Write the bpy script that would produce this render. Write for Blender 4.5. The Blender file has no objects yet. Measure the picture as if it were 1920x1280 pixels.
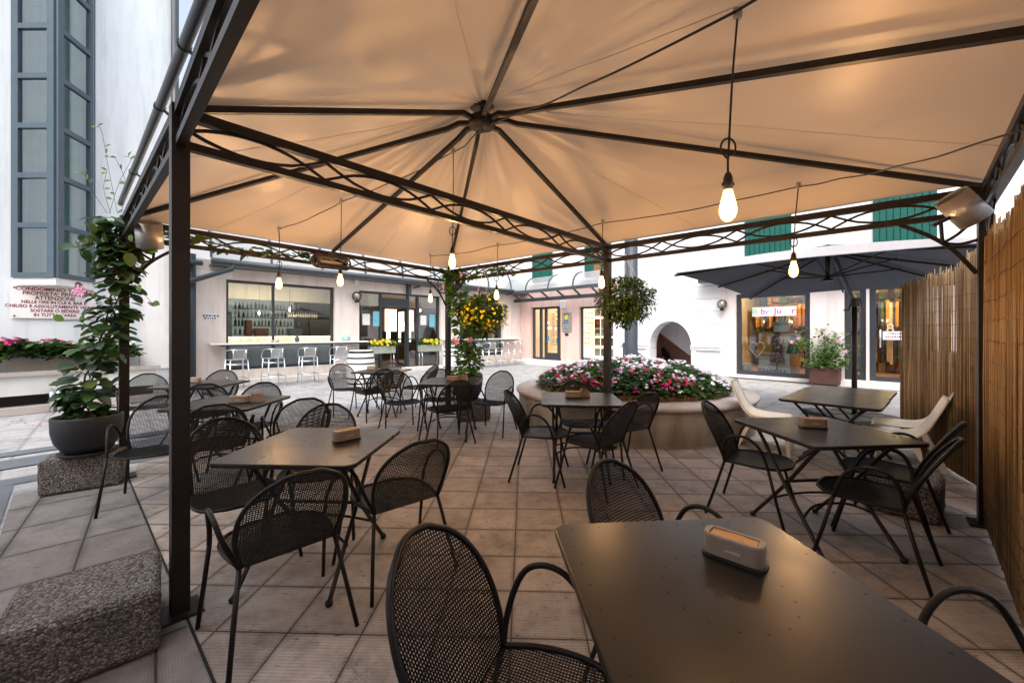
import bpy, bmesh, math, random
from math import sin, cos, pi, radians, sqrt, atan2
from mathutils import Vector, Matrix, Quaternion
random.seed(11)
SC = bpy.context.scene
COL = SC.collection
V = Vector
H, F, HOR = 1.4, 747.0, 621.0        # camera height, focal length (px of a 1920 frame), horizon row

def G(px, py, z=0.0):                 # survey helper: a point of known height seen at that pixel
    d = (H - z) * F / (py - HOR)
    return V(((px - 960) / F * d, d, z))

def D(px, py, d):                     # survey helper: a point of known distance
    return V(((px - 960) / F * d, d, H + (HOR - py) * d / F))

# ------------------------------------------------------------------ mesh collector
class MB:
    def __init__(s):
        s.v = []; s.f = []; s.m = []; s.sm = []
    def add(s, verts, faces, m=0, smooth=False, M=None):
        b = len(s.v)
        if M is not None:
            verts = [M @ V(p) for p in verts]
        s.v.extend([tuple(p) for p in verts])
        for f in faces:
            s.f.append([b + i for i in f]); s.m.append(m); s.sm.append(smooth)
        return s
    def quad(s, a, b, c, d, m=0):
        return s.add([a, b, c, d], [(0, 1, 2, 3)], m)
    def box(s, c, size, m=0, M=None, rz=0.0):
        x, y, z = [k / 2 for k in size]
        vs = [(-x, -y, -z), (x, -y, -z), (x, y, -z), (-x, y, -z), (-x, -y, z), (x, -y, z), (x, y, z), (-x, y, z)]
        T = Matrix.Translation(V(c)) @ Matrix.Rotation(rz, 4, 'Z')
        if M is not None: T = M @ T
        return s.add(vs, [(3, 2, 1, 0), (4, 5, 6, 7), (0, 1, 5, 4), (1, 2, 6, 5), (2, 3, 7, 6), (3, 0, 4, 7)], m, False, T)
    def rbox(s, c, size, r=0.01, seg=2, m=0, M=None, rz=0.0):
        bm = bmesh.new()
        bmesh.ops.create_cube(bm, size=1.0)
        bmesh.ops.scale(bm, vec=V(size), verts=bm.verts)
        bmesh.ops.bevel(bm, geom=list(bm.edges), offset=r, segments=seg, affect='EDGES', profile=0.5)
        T = Matrix.Translation(V(c)) @ Matrix.Rotation(rz, 4, 'Z')
        if M is not None: T = M @ T
        bm.verts.ensure_lookup_table()
        s.add([v.co.copy() for v in bm.verts], [[v.index for v in f.verts] for f in bm.faces], m, False, T)
        bm.free(); return s
    def bar(s, a, b, w, h=None, m=0, up=V((0, 0, 1))):      # rectangular bar from a to b
        h = w if h is None else h
        a = V(a); b = V(b); d = (b - a).normalized()
        if abs(d.dot(up)) > 0.98: up = V((1, 0, 0)) if abs(d.x) < .9 else V((0, 1, 0))
        sx = d.cross(up).normalized(); sz = sx.cross(d).normalized()
        vs = []
        for p in (a, b):
            for (i, j) in ((-1, -1), (1, -1), (1, 1), (-1, 1)):
                vs.append(p + sx * (w / 2 * i) + sz * (h / 2 * j))
        return s.add(vs, [(3, 2, 1, 0), (4, 5, 6, 7), (0, 1, 5, 4), (1, 2, 6, 5), (2, 3, 7, 6), (3, 0, 4, 7)], m)
    def tube(s, pts, r, n=8, closed=False, m=0, cap=True):
        pts = [V(p) for p in pts]; k = len(pts)
        rs = r if isinstance(r, (list, tuple)) else [r] * k
        tang = []
        for i in range(k):
            if closed: t = pts[(i + 1) % k] - pts[i - 1]
            else: t = pts[min(i + 1, k - 1)] - pts[max(i - 1, 0)]
            tang.append(t.normalized() if t.length > 1e-9 else V((0, 0, 1)))
        ref = V((0, 0, 1)) if abs(tang[0].z) < .9 else V((1, 0, 0))
        nx = tang[0].cross(ref).normalized(); vs = []
        for i in range(k):
            t = tang[i]
            nx = nx - t * nx.dot(t)
            if nx.length < 1e-6: nx = t.orthogonal()
            nx.normalize(); ny = t.cross(nx)
            for j in range(n):
                a = 2 * pi * j / n
                vs.append(pts[i] + (nx * cos(a) + ny * sin(a)) * rs[i])
        fs = []
        for i in range(k if closed else k - 1):
            i2 = (i + 1) % k
            for j in range(n):
                j2 = (j + 1) % n
                fs.append((i * n + j, i * n + j2, i2 * n + j2, i2 * n + j))
        s.add(vs, fs, m, True)
        if cap and not closed:
            b = len(s.v) - k * n
            s.f.append([b + j for j in range(n)][::-1]); s.m.append(m); s.sm.append(False)
            s.f.append([b + (k - 1) * n + j for j in range(n)]); s.m.append(m); s.sm.append(False)
        return s
    def lathe(s, prof, n=24, m=0, M=None, smooth=True):
        vs = []; fs = []
        for (r, z) in prof:
            for j in range(n):
                a = 2 * pi * j / n; vs.append((r * cos(a), r * sin(a), z))
        for i in range(len(prof) - 1):
            for j in range(n):
                j2 = (j + 1) % n
                fs.append((i * n + j, i * n + j2, (i + 1) * n + j2, (i + 1) * n + j))
        return s.add(vs, fs, m, smooth, M)
    def disc(s, c, r, n=20, m=0, M=None, rx=None):
        rx = r if rx is None else rx
        vs = [(c[0] + rx * cos(2 * pi * j / n), c[1] + r * sin(2 * pi * j / n), c[2]) for j in range(n)]
        return s.add(vs, [list(range(n))], m, False, M)
    def prism(s, poly, z0, z1, m=0, M=None):
        n = len(poly)
        vs = [(p[0], p[1], z0) for p in poly] + [(p[0], p[1], z1) for p in poly]
        fs = [list(range(n))[::-1], [n + i for i in range(n)]]
        fs += [(i, (i + 1) % n, n + (i + 1) % n, n + i) for i in range(n)]
        return s.add(vs, fs, m, False, M)
    def leaf(s, p, d, nrm, L, W, m=0, fold=0.15):
        p = V(p); d = V(d).normalized(); x = d.cross(V(nrm))
        if x.length < 1e-4: x = d.orthogonal()
        x.normalize(); nn = x.cross(d)
        if L < .07:                          # small leaf: fewer faces
            a = p; b = p + d * L * .35 + x * W * .5 + nn * W * fold; c = p + d * L * .72 + x * W * .42 + nn * W * fold * .6
            e = p + d * L - nn * L * .12; c2 = p + d * L * .72 - x * W * .42 + nn * W * fold * .6; b2 = p + d * L * .35 - x * W * .5 + nn * W * fold
            mid = p + d * L * .5
            return s.add([a, b, c, e, c2, b2, mid], [(0, 1, 6), (1, 2, 6), (2, 3, 6), (3, 4, 6), (4, 5, 6), (5, 0, 6)], m, True)
        R = [(.0, 0), (.12, .24), (.34, .45), (.58, .5), (.80, .37), (.94, .15), (1.0, 0)]; bend = random.uniform(.05, .28)
        q = lambda u, w: p + d * L * u + x * W * w + nn * (abs(w) * W * fold * 1.6 - L * bend * u * u)
        rt = [q(u, w) for u, w in R]; lt = [q(u, -w) for u, w in R[1:-1]]; md = [q(u, 0) for u, w in R[1:-1]]
        vs = rt + lt + md; fs = [(0, 1, 12), (0, 12, 7)]
        for i in range(1, 5): fs += [(i, i + 1, 12 + i, 11 + i), (11 + i, 12 + i, 7 + i, 6 + i)]
        fs += [(5, 6, 16), (16, 6, 11)]
        return s.add(vs, fs, m, True)
    def flower(s, p, nrm, r, m=0, k=5):
        p = V(p); nrm = V(nrm).normalized(); x = nrm.orthogonal().normalized(); y = nrm.cross(x)
        a0 = random.uniform(0, 6); vs = [p]; fs = []
        for i in range(k):
            a = a0 + 2 * pi * i / k; w = .95 * pi / k
            q1 = p + (x * cos(a - w * .8) + y * sin(a - w * .8)) * r * .75 + nrm * r * .18
            q2 = p + (x * cos(a) + y * sin(a)) * r + nrm * r * .05
            q3 = p + (x * cos(a + w * .8) + y * sin(a + w * .8)) * r * .75 + nrm * r * .18
            b = len(vs); vs += [q1, q2, q3]; fs.append((0, b, b + 1, b + 2))
        return s.add(vs, fs, m)
    def build(s, name, mats, parent=None, smooth=None):
        me = bpy.data.meshes.new(name)
        me.from_pydata(s.v, [], s.f)
        if not isinstance(mats, (list, tuple)): mats = [mats]
        for mt in mats: me.materials.append(mt)
        me.polygons.foreach_set('material_index', s.m)
        me.polygons.foreach_set('use_smooth', [bool(x) if smooth is None else smooth for x in s.sm])
        me.update()
        o = bpy.data.objects.new(name, me); COL.objects.link(o)
        if parent is not None: o.parent = parent
        return o

def tag(o, label=None, cat=None, group=None, kind=None):
    if label: o['label'] = label
    if cat: o['category'] = cat
    if group: o['group'] = group
    if kind: o['kind'] = kind
    return o
def thing(name, label, cat, loc=(0, 0, 0), rz=0.0, group=None):
    o = bpy.data.objects.new(name, None); COL.objects.link(o)
    o.location = loc; o.rotation_euler = (0, 0, rz); o.empty_display_size = .1
    return tag(o, label, cat, group)
def copy_thing(root, loc, rz, label, group=None):
    r = root.copy(); COL.objects.link(r); r.location = loc; r.rotation_euler = (0, 0, rz); r['label'] = label
    if group: r['group'] = group
    for ch in list(root.children):
        c = ch.copy(); COL.objects.link(c); c.parent = r
        for g in list(ch.children):
            e = g.copy(); COL.objects.link(e); e.parent = c
    return r
def text(name, body, size, mat, parent, M, align='CENTER', extrude=.001, spacing=1.0, offset=0.0):
    cu = bpy.data.curves.new(name, 'FONT'); cu.body = body; cu.size = size; cu.align_x = align; cu.align_y = 'CENTER'
    cu.extrude = extrude; cu.space_character = spacing; cu.materials.append(mat); cu.resolution_u = 4
    cu.offset = offset
    tmp = bpy.data.objects.new(name, cu); COL.objects.link(tmp)
    me = bpy.data.meshes.new_from_object(tmp.evaluated_get(bpy.context.evaluated_depsgraph_get()))
    bpy.data.objects.remove(tmp); bpy.data.curves.remove(cu)
    me.name = name; me.materials.clear(); me.materials.append(mat)
    o = bpy.data.objects.new(name, me); COL.objects.link(o)
    if parent: o.parent = parent
    o.matrix_local = M
    return o
def cr(pts, n=6, closed=False):       # Catmull-Rom through points
    pts = [V(p) for p in pts]; k = len(pts); out = []
    for i in range(k if closed else k - 1):
        if closed: p0, p1, p2, p3 = pts[i - 1], pts[i], pts[(i + 1) % k], pts[(i + 2) % k]
        else: p0, p1, p2, p3 = pts[max(i - 1, 0)], pts[i], pts[i + 1], pts[min(i + 2, k - 1)]
        for j in range(n):
            t = j / n
            out.append(.5 * ((2 * p1) + (p2 - p0) * t + (2 * p0 - 5 * p1 + 4 * p2 - p3) * t * t + (3 * p1 - p0 - 3 * p2 + p3) * t ** 3))
    if not closed: out.append(pts[-1])
    return out

# ------------------------------------------------------------------ materials
class NT:
    def __init__(s, name):
        s.mat = bpy.data.materials.new(name); s.mat.use_nodes = True
        s.t = s.mat.node_tree; s.n = s.t.nodes; s.l = s.t.links
        s.b = s.n['Principled BSDF']; s.out = s.n['Material Output']
    def node(s, typ, **kw):
        o = s.n.new(typ)
        for k, v in kw.items():
            if k.startswith('i_'): o.inputs[k[2:].replace('_', ' ')].default_value = v
            else: setattr(o, k, v)
        return o
    def link(s, a, b): s.l.new(a, b)
    def coords(s, kind='Object'): return s.node('ShaderNodeTexCoord').outputs[kind]
    def noise(s, scale, detail=4, rough=.55, vec=None, stretch=None):
        n = s.node('ShaderNodeTexNoise'); n.inputs['Scale'].default_value = scale; n.inputs['Detail'].default_value = detail
        n.inputs['Roughness'].default_value = rough
        v = vec or s.coords()
        if stretch:
            mp = s.node('ShaderNodeMapping'); mp.inputs['Scale'].default_value = stretch; s.link(v, mp.inputs[0]); v = mp.outputs[0]
        s.link(v, n.inputs['Vector']); return n.outputs['Fac']
    def ramp(s, fac, stops):
        r = s.node('ShaderNodeValToRGB'); e = r.color_ramp.elements
        while len(e) < len(stops): e.new(.5)
        for i, (p, c) in enumerate(stops):
            e[i].position = p; e[i].color = (c[0], c[1], c[2], 1) if isinstance(c, (tuple, list)) else (c, c, c, 1)
        s.link(fac, r.inputs[0]); return r.outputs[0]
    def mix(s, fac, a, b, mode='MIX'):
        m = s.node('ShaderNodeMix', data_type='RGBA', blend_type=mode)
        for sock, val in ((m.inputs[0], fac), (m.inputs[6], a), (m.inputs[7], b)):
            if hasattr(val, 'links'): s.link(val, sock)
            elif isinstance(val, (int, float)): sock.default_value = val
            else: sock.default_value = (val[0], val[1], val[2], 1)
        return m.outputs[2]
    def math(s, op, a, b=None, c=None):
        m = s.node('ShaderNodeMath', operation=op)
        for i, val in enumerate((a, b, c)):
            if val is None: continue
            if hasattr(val, 'links'): s.link(val, m.inputs[i])
            else: m.inputs[i].default_value = val
        return m.outputs[0]
    def bump(s, h, strength=.3, dist=.01):
        b = s.node('ShaderNodeBump'); b.inputs['Strength'].default_value = strength; b.inputs['Distance'].default_value = dist
        s.link(h, b.inputs['Height']); s.link(b.outputs[0], s.b.inputs['Normal'])
    def base(s, c):
        if hasattr(c, 'links'): s.link(c, s.b.inputs['Base Color'])
        else: s.b.inputs['Base Color'].default_value = (c[0], c[1], c[2], 1)
    def set(s, rough=.5, metal=0.0, spec=.5):
        if hasattr(rough, 'links'): s.link(rough, s.b.inputs['Roughness'])
        else: s.b.inputs['Roughness'].default_value = rough
        s.b.inputs['Metallic'].default_value = metal; s.b.inputs['Specular IOR Level'].default_value = spec

def m_simple(name, c, rough=.5, metal=0, spec=.5, var=.12, scale=6, bump=0, bscale=60):
    t = NT(name)
    n = t.noise(scale, 5)
    t.base(t.ramp(n, [(.3, tuple(k * (1 - var) for k in c)), (.7, tuple(min(1, k * (1 + var)) for k in c))]))
    t.set(rough, metal, spec)
    if bump: t.bump(t.noise(bscale, 4), bump, .004)
    return t.mat
def m_emit(name, c, strength, base=None):
    t = NT(name); t.base(base or c); t.b.inputs['Emission Color'].default_value = (*c, 1); t.b.inputs['Emission Strength'].default_value = strength
    return t.mat
def m_leaf(name, c1, c2, scale=9):
    t = NT(name)
    n = t.noise(scale, 3); g = t.node('ShaderNodeNewGeometry').outputs['Random Per Island']
    f = t.math('ADD', t.math('MULTIPLY', n, .5), t.math('MULTIPLY', g, .5))
    t.base(t.ramp(f, [(.25, c1), (.75, c2)])); t.set(.42, 0, .4)
    # thin leaves let some light through
    tr = t.node('ShaderNodeBsdfTranslucent'); tr.inputs[0].default_value = (c2[0] * 1.3, c2[1] * 1.4, c2[2], 1)
    mx = t.node('ShaderNodeMixShader'); mx.inputs[0].default_value = .25
    t.link(t.b.outputs[0], mx.inputs[1]); t.link(tr.outputs[0], mx.inputs[2]); t.link(mx.outputs[0], t.out.inputs[0])
    return t.mat
def m_glass(name, tint=(.85, .9, .9), refl=.12, rough=.02):
    t = NT(name)
    tr = t.node('ShaderNodeBsdfTransparent'); tr.inputs[0].default_value = (*tint, 1)
    gl = t.node('ShaderNodeBsdfGlossy'); gl.inputs['Roughness'].default_value = rough; gl.inputs[0].default_value = (.9, .95, 1, 1)
    lw = t.node('ShaderNodeFresnel'); lw.inputs[0].default_value = 1.5
    f = t.math('ADD', lw.outputs[0], refl)
    mx = t.node('ShaderNodeMixShader'); t.link(f, mx.inputs[0]); t.link(tr.outputs[0], mx.inputs[1]); t.link(gl.outputs[0], mx.inputs[2])
    t.link(mx.outputs[0], t.out.inputs[0]); return t.mat

M = {}
M['steel'] = m_simple('dark_painted_steel', (.016, .013, .011), .42, .0, .3, .2, 12)
M['chair'] = m_simple('bronze_black_paint', (.009, .008, .007), .42, .0, .25, .25, 14)
M['alu'] = m_simple('aluminium', (.72, .74, .76), .28, 1, .5, .06, 10)
M['greyalu'] = m_simple('grey_blue_frame', (.055, .085, .11), .4, 0, .5, .08)
M['pipe'] = m_simple('grey_pipe', (.035, .05, .062), .4, 0, .4, .08)
M['frame'] = m_simple('anthracite_frame', (.028, .036, .044), .42, 0, .5, .1)
M['gutter'] = m_simple('anthracite_gutter', (.05, .058, .066), .38, 0, .5, .1)
M['black'] = m_simple('black_plastic', (.012, .012, .012), .5)
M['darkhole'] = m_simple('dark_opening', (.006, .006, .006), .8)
M['white'] = m_simple('white_paint', (.78, .78, .77), .55, 0, .4, .04)
M['sign'] = m_simple('sign_white', (.8, .8, .8), .45, 0, .4, .02)
M['cream'] = m_simple('cream_plastic', (.66, .6, .50), .4, 0, .45, .05)
M['teal'] = m_simple('green_shutter', (.0, .09, .068), .5, 0, .4, .08)
M['red'] = m_simple('dark_red_letter', (.22, .01, .03), .6)
M['silver'] = m_simple('satin_speaker_shell', (.42, .40, .38), .45, .7)
M['rope'] = m_simple('black_cable', (.008, .007, .006), .45)
M['tape'] = m_simple('grey_tape', (.48, .45, .4), .5)
M['brass'] = m_simple('bakelite_socket', (.03, .022, .014), .35)
M['pot'] = m_simple('charcoal_pot', (.017, .019, .022), .55, 0, .4, .12, 8, .1)
M['soil'] = m_simple('soil', (.03, .02, .013), .95, 0, .1, .4, 30, .5)
M['wood'] = m_simple('warm_wood', (.22, .12, .05), .55, 0, .4, .3, 14)
M['rust'] = m_simple('brown_box', (.075, .03, .024), .6, 0, .4, .15)
M['umb'] = m_simple('umbrella_cloth', (.10, .108, .14), .8, 0, .2, .06, 5)
M['umbvalance'] = m_simple('umbrella_valance_cloth', (.68, .72, .78), .8, 0, .2, .05, 5)
M['napbox'] = m_simple('taupe_plastic', (.25, .205, .155), .42, 0, .45, .05)
M['napkin'] = m_simple('kraft_napkin', (.55, .34, .15), .85, 0, .2, .1, 40)
M['sugar'] = m_simple('sachets', (.3, .16, .08), .7, 0, .3, .9, 60)
M['stem'] = m_simple('plant_stem', (.07, .055, .03), .8, 0, .2, .3, 20)
M['leaf_dark'] = m_leaf('leaf_dark', (.012, .035, .014), (.035, .085, .022))
M['leaf_warm'] = m_leaf('leaf_warm', (.035, .05, .012), (.09, .12, .02))
M['leaf_bright'] = m_leaf('leaf_bright', (.03, .10, .015), (.10, .22, .03))
M['fl_white'] = m_simple('petal_white', (.75, .72, .78), .7, 0, .2, .15, 30)
M['fl_pink'] = m_simple('petal_magenta', (.5, .01, .20), .6, 0, .3, .3, 30)
M['fl_red'] = m_simple('petal_crimson', (.42, .008, .07), .6, 0, .3, .3, 30)
M['fl_pale'] = m_simple('petal_pale_pink', (.75, .35, .55), .6, 0, .3, .2, 30)
M['fl_yellow'] = m_simple('petal_yellow', (.72, .60, .02), .6, 0, .3, .15, 30)
M['fl_purple'] = m_simple('petal_purple', (.07, .02, .07), .6, 0, .3, .2, 30)
M['filament'] = m_emit('glowing_filament', (1.0, .57, .26), 430.0)
def m_bulb():
    t = NT('amber_bulb_glass'); tr = t.node('ShaderNodeBsdfTransparent'); tr.inputs[0].default_value = (1, .93, .80, 1)
    em = t.node('ShaderNodeEmission'); em.inputs[0].default_value = (1, .60, .16, 1); em.inputs[1].default_value = 1.5
    ad = t.node('ShaderNodeAddShader'); t.link(tr.outputs[0], ad.inputs[0]); t.link(em.outputs[0], ad.inputs[1]); t.link(ad.outputs[0], t.out.inputs[0]); return t.mat
M['bulb'] = m_bulb()
M['glass'] = m_glass('window_glass', (.8, .86, .84), .10)
M['glass_bay'] = m_glass('bay_glass', (.62, .74, .72), .20)
M['globe'] = m_glass('globe_glass', (.9, .85, .78), .06)
M['smoke'] = m_glass('heater_glass', (.45, .38, .3), .1)
M['poly'] = None

def m_wall(name, c, var=.05, groove=0):
    t = NT(name)
    n = t.noise(1.3, 6, .6); n2 = t.noise(35, 4)
    col = t.ramp(n, [(.25, tuple(k * (1 - var) for k in c)), (.75, tuple(min(.95, k * (1 + var)) for k in c))])
    dr = t.ramp(t.noise(2.6, 7, .7, stretch=(1.6, 1.6, .16)), [(.34, .84), (.52, 1.0)]); col = t.mix(1.0, col, dr, 'MULTIPLY')
    t.base(col); t.set(.85, 0, .2); t.bump(n2, .12, .004); return t.mat
M['wall_white'] = m_wall('white_render', (.80, .80, .79))
M['wall_cream'] = m_wall('cream_render', (.76, .68, .62))
M['wall_pink'] = m_wall('pink_render', (.74, .52, .46))
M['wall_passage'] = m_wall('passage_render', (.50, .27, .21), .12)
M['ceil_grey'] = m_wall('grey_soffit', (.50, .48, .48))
M['interior'] = m_wall('interior_wall', (.42, .34, .24), .1)
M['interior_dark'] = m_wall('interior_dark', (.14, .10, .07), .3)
M['panel'] = m_wall('grey_green_panel', (.17, .205, .21), .06)
M['marble'] = m_wall('white_marble_step', (.68, .65, .62), .08)

def m_plaster_old():
    t = NT('peeling_plaster')
    n = t.noise(2.2, 6, .65); c = t.ramp(n, [(.36, (.36, .33, .24)), (.42, (.62, .64, .62)), (.8, (.7, .73, .72))])
    st = t.noise(3, 5, .6, stretch=(1, 1, .2)); c = t.mix(t.math('MULTIPLY', st, .35), c, (.45, .5, .42), 'MULTIPLY')
    t.base(c); t.set(.9, 0, .2); t.bump(n, .4, .01); return t.mat
M['plaster'] = m_plaster_old()
def m_planter():
    t = NT('weathered_concrete_ring')
    st = t.noise(4, 6, .6, stretch=(1, 1, .25)); c = t.ramp(st, [(.3, (.24, .23, .19)), (.55, (.38, .365, .32)), (.75, (.46, .455, .42))])
    t.base(c); t.set(.88, 0, .2); t.bump(t.noise(45, 5), .2, .005); return t.mat
M['planter'] = m_planter()
M['rim'] = m_wall('pinkish_stone_rim', (.40, .365, .345), .14)
def m_aggregate():
    t = NT('exposed_aggregate')
    v = t.node('ShaderNodeTexVoronoi'); v.inputs['Scale'].default_value = 105; t.link(t.coords(), v.inputs['Vector'])
    v2 = t.node('ShaderNodeTexVoronoi'); v2.inputs['Scale'].default_value = 130; t.link(t.coords(), v2.inputs['Vector'])
    sep = t.node('ShaderNodeSeparateColor'); t.link(v.outputs['Color'], sep.inputs[0])
    peb = t.ramp(sep.outputs[0], [(0, (.09, .083, .074)), (.35, (.19, .172, .152)), (.65, (.26, .24, .22)), (1, (.38, .36, .34))])
    edge = t.ramp(v.outputs['Distance'], [(.35, 1.0), (.8, .42)])
    c = t.mix(1.0, peb, edge, 'MULTIPLY')
    moss = t.ramp(t.noise(5, 5), [(.5, 0.0), (.72, .45)])
    c = t.mix(moss, c, (.07, .075, .03))
    t.base(c); t.set(.85, 0, .3)
    hgt = t.math('SUBTRACT', 1.0, v.outputs['Distance']); hgt = t.math('ADD', hgt, t.math('MULTIPLY', v2.outputs['Distance'], -.3))
    t.bump(hgt, .9, .012); return t.mat
M['aggregate'] = m_aggregate()

def tile_nodes(t, px, py, joint, rot, off, rib, cols, jointcol=(.05, .04, .03)):
    mp = t.node('ShaderNodeMapping'); mp.vector_type = 'POINT'
    mp.inputs['Rotation'].default_value = (0, 0, rot); mp.inputs['Location'].default_value = (off[0], off[1], 0)
    t.link(t.coords('Object'), mp.inputs[0])
    sp = t.node('ShaderNodeSeparateXYZ'); t.link(mp.outputs[0], sp.inputs[0])
    gx = t.math('DIVIDE', sp.outputs[0], px); gy = t.math('DIVIDE', sp.outputs[1], py)
    fx = t.math('FRACT', gx); fy = t.math('FRACT', gy); ix = t.math('FLOOR', gx); iy = t.math('FLOOR', gy)
    def edge(f, p):                     # distance to nearest joint in metres
        return t.math('MULTIPLY', t.math('MINIMUM', f, t.math('SUBTRACT', 1.0, f)), p)
    wob = t.math('MULTIPLY', t.math('SUBTRACT', t.noise(25, 3), .5), .004)
    ed = t.math('ADD', t.math('MINIMUM', edge(fx, px), edge(fy, py)), wob)
    jm = t.ramp(t.math('DIVIDE', ed, joint), [(.42, 1.0), (.75, 0.0)])
    cb = t.node('ShaderNodeCombineXYZ'); t.link(ix, cb.inputs[0]); t.link(iy, cb.inputs[1])
    wn = t.node('ShaderNodeTexWhiteNoise'); t.link(cb.outputs[0], wn.inputs['Vector'])
    tone = wn.outputs['Value']
    big = t.noise(1.1, 5, .6); mid = t.noise(9, 6, .65)
    f = t.math('ADD', t.math('MULTIPLY', tone, .17), t.math('ADD', t.math('MULTIPLY', big, .38), t.math('MULTIPLY', mid, .45)))
    c = t.ramp(f, [(.25, cols[0]), (.5, cols[1]), (.75, cols[2])])
    # fine sawn ribs and small pits
    wx = t.math('SINE', t.math('MULTIPLY', sp.outputs[1], 2 * pi / rib))
    wx2 = t.math('SINE', t.math('MULTIPLY', sp.outputs[0], 2 * pi / (rib * .9)))
    cross = t.ramp(t.noise(4.5, 3), [(.5, 0.0), (.62, .8)])
    rb = t.math('ADD', t.math('MULTIPLY', wx, .5), t.math('MULTIPLY', t.math('MULTIPLY', wx2, cross), .6))
    brk = t.ramp(t.noise(60, 4, .7, stretch=(.25, 1, 1)), [(.35, 0.0), (.6, 1.0)])
    rbm = t.math('MULTIPLY', rb, brk)
    c = t.mix(1.0, c, t.ramp(t.math('ADD', t.math('MULTIPLY', rbm, .4), .5), [(0, .52), (1, 1.22)]), 'MULTIPLY')
    pit = t.ramp(t.noise(28, 5, .75, stretch=(.6, 1.4, 1)), [(.335, 1.0), (.385, 0.0)])
    c = t.mix(t.math('MULTIPLY', pit, .85), c, (.045, .035, .028))
    crack = t.ramp(t.math('ABSOLUTE', t.math('SUBTRACT', t.noise(7, 6, .7), .5)), [(0, 1.0), (.012, 0.0)])
    cm = t.ramp(t.noise(2.3, 3), [(.52, 0.0), (.62, .75)])
    c = t.mix(t.math('MULTIPLY', crack, cm), c, (.05, .04, .032))
    st = t.ramp(t.noise(3.2, 8, .7), [(.30, .55), (.5, 1.0), (.72, 1.18)]); c = t.mix(1.0, c, st, 'MULTIPLY')
    ef = t.ramp(t.noise(1.7, 7, .75, stretch=(.5, 1.6, 1)), [(.60, 0.0), (.70, .30)]); c = t.mix(ef, c, (.55, .53, .52))
    grime = t.ramp(t.math('DIVIDE', ed, joint * 5), [(.1, .68), (.9, 1.0)]); c = t.mix(1.0, c, grime, 'MULTIPLY')
    c = t.mix(jm, c, jointcol)
    t.base(c)
    hgt = t.math('ADD', t.math('MULTIPLY', rbm, .12), t.math('ADD', t.math('MULTIPLY', jm, -1.0), t.math('MULTIPLY', pit, -.6)))
    hgt = t.math('ADD', hgt, t.math('MULTIPLY', mid, .5))
    t.bump(hgt, .55, .004)
    t.set(t.ramp(mid, [(.3, .55), (.7, .8)]), 0, .35)
TR = radians(-1.76)
def m_tiles():
    t = NT('ribbed_travertine_tiles')
    # tile lines: column line through (0.0055,2.157), row line through y=2.157
    c0, s0 = cos(-TR), sin(-TR)
    tile_nodes(t, .347, .332, .0055, -TR, (-(.0055 * c0 - 2.157 * s0), -(.0055 * s0 + 2.157 * c0)), .0165,
               [(.20, .178, .160), (.365, .332, .304), (.51, .475, .445)], (.04, .027, .018))
    return t.mat
M['tiles'] = m_tiles()
def m_slabs():
    t = NT('pale_ribbed_slabs')
    tile_nodes(t, .36, .50, .009, radians(-41.8), (.0, .06), .012, [(.15, .138, .13), (.21, .198, .19), (.28, .268, .26)], (.04, .035, .03))
    return t.mat
M['slabs'] = m_slabs()
def m_paving():
    t = NT('light_stone_paving')
    tile_nodes(t, .60, .60, .007, radians(45), (.1, .2), .02, [(.31, .31, .31), (.39, .39, .395), (.46, .46, .465)], (.25, .24, .23))
    return t.mat
M['paving'] = m_paving()
M['asphalt'] = m_simple('grey_band_paving', (.12, .135, .155), .75, 0, .3, .16, 3, .3, 120)

def m_canopy():
    t = NT('coated_canopy_cloth')
    big = t.noise(.8, 3, .5); fine = t.noise(300, 2)
    t.base(t.ramp(big, [(.3, (.64, .545, .425)), (.7, (.67, .575, .455))]))
    t.set(t.ramp(t.noise(1.1, 2), [(.3, .36), (.7, .42)]), 0, .5)
    t.bump(fine, .06, .001)
    tr = t.node('ShaderNodeBsdfTranslucent'); tr.inputs[0].default_value = (.6, .55, .48, 1)
    mx = t.node('ShaderNodeMixShader'); mx.inputs[0].default_value = .05
    t.link(t.b.outputs[0], mx.inputs[1]); t.link(tr.outputs[0], mx.inputs[2]); t.link(mx.outputs[0], t.out.inputs[0])
    return t.mat
M['canopy'] = m_canopy()
def m_table():
    t = NT('bronze_table_paint')
    n = t.noise(2.5, 5, .6); f = t.noise(160, 3)
    t.base(t.ramp(n, [(.3, (.012, .0098, .008)), (.7, (.020, .0165, .0135))]))
    t.set(t.ramp(t.noise(4, 5, .55), [(.3, .26), (.7, .36)]), 0, .29); t.bump(f, .05, .001); return t.mat
M['table'] = m_table()
def m_cane():
    t = NT('cane_reeds')
    g = t.node('ShaderNodeNewGeometry').outputs['Random Per Island']
    n = t.noise(5, 4, .6, stretch=(1, 1, .3))
    f = t.math('ADD', t.math('MULTIPLY', g, .6), t.math('MULTIPLY', n, .4))
    t.base(t.ramp(f, [(.2, (.105, .058, .022)), (.5, (.25, .15, .062)), (.8, (.42, .285, .14))])); t.set(.5, 0, .4); return t.mat
M['cane'] = m_cane()
def m_poly():
    t = NT('polycarbonate_vault')
    tr = t.node('ShaderNodeBsdfTransparent'); tr.inputs[0].default_value = (.85, .9, .93, 1)
    di = t.node('ShaderNodeBsdfTranslucent'); di.inputs[0].default_value = (.85, .88, .9, 1)
    mx = t.node('ShaderNodeMixShader'); mx.inputs[0].default_value = .5
    t.link(tr.outputs[0], mx.inputs[1]); t.link(di.outputs[0], mx.inputs[2])
    mx2 = t.node('ShaderNodeMixShader'); mx2.inputs[0].default_value = .12
    t.link(mx.outputs[0], mx2.inputs[1]); t.link(t.b.outputs[0], mx2.inputs[2]); t.base((.8, .82, .85))
    t.link(mx2.outputs[0], t.out.inputs[0]); return t.mat
M['poly'] = m_poly()
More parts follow.
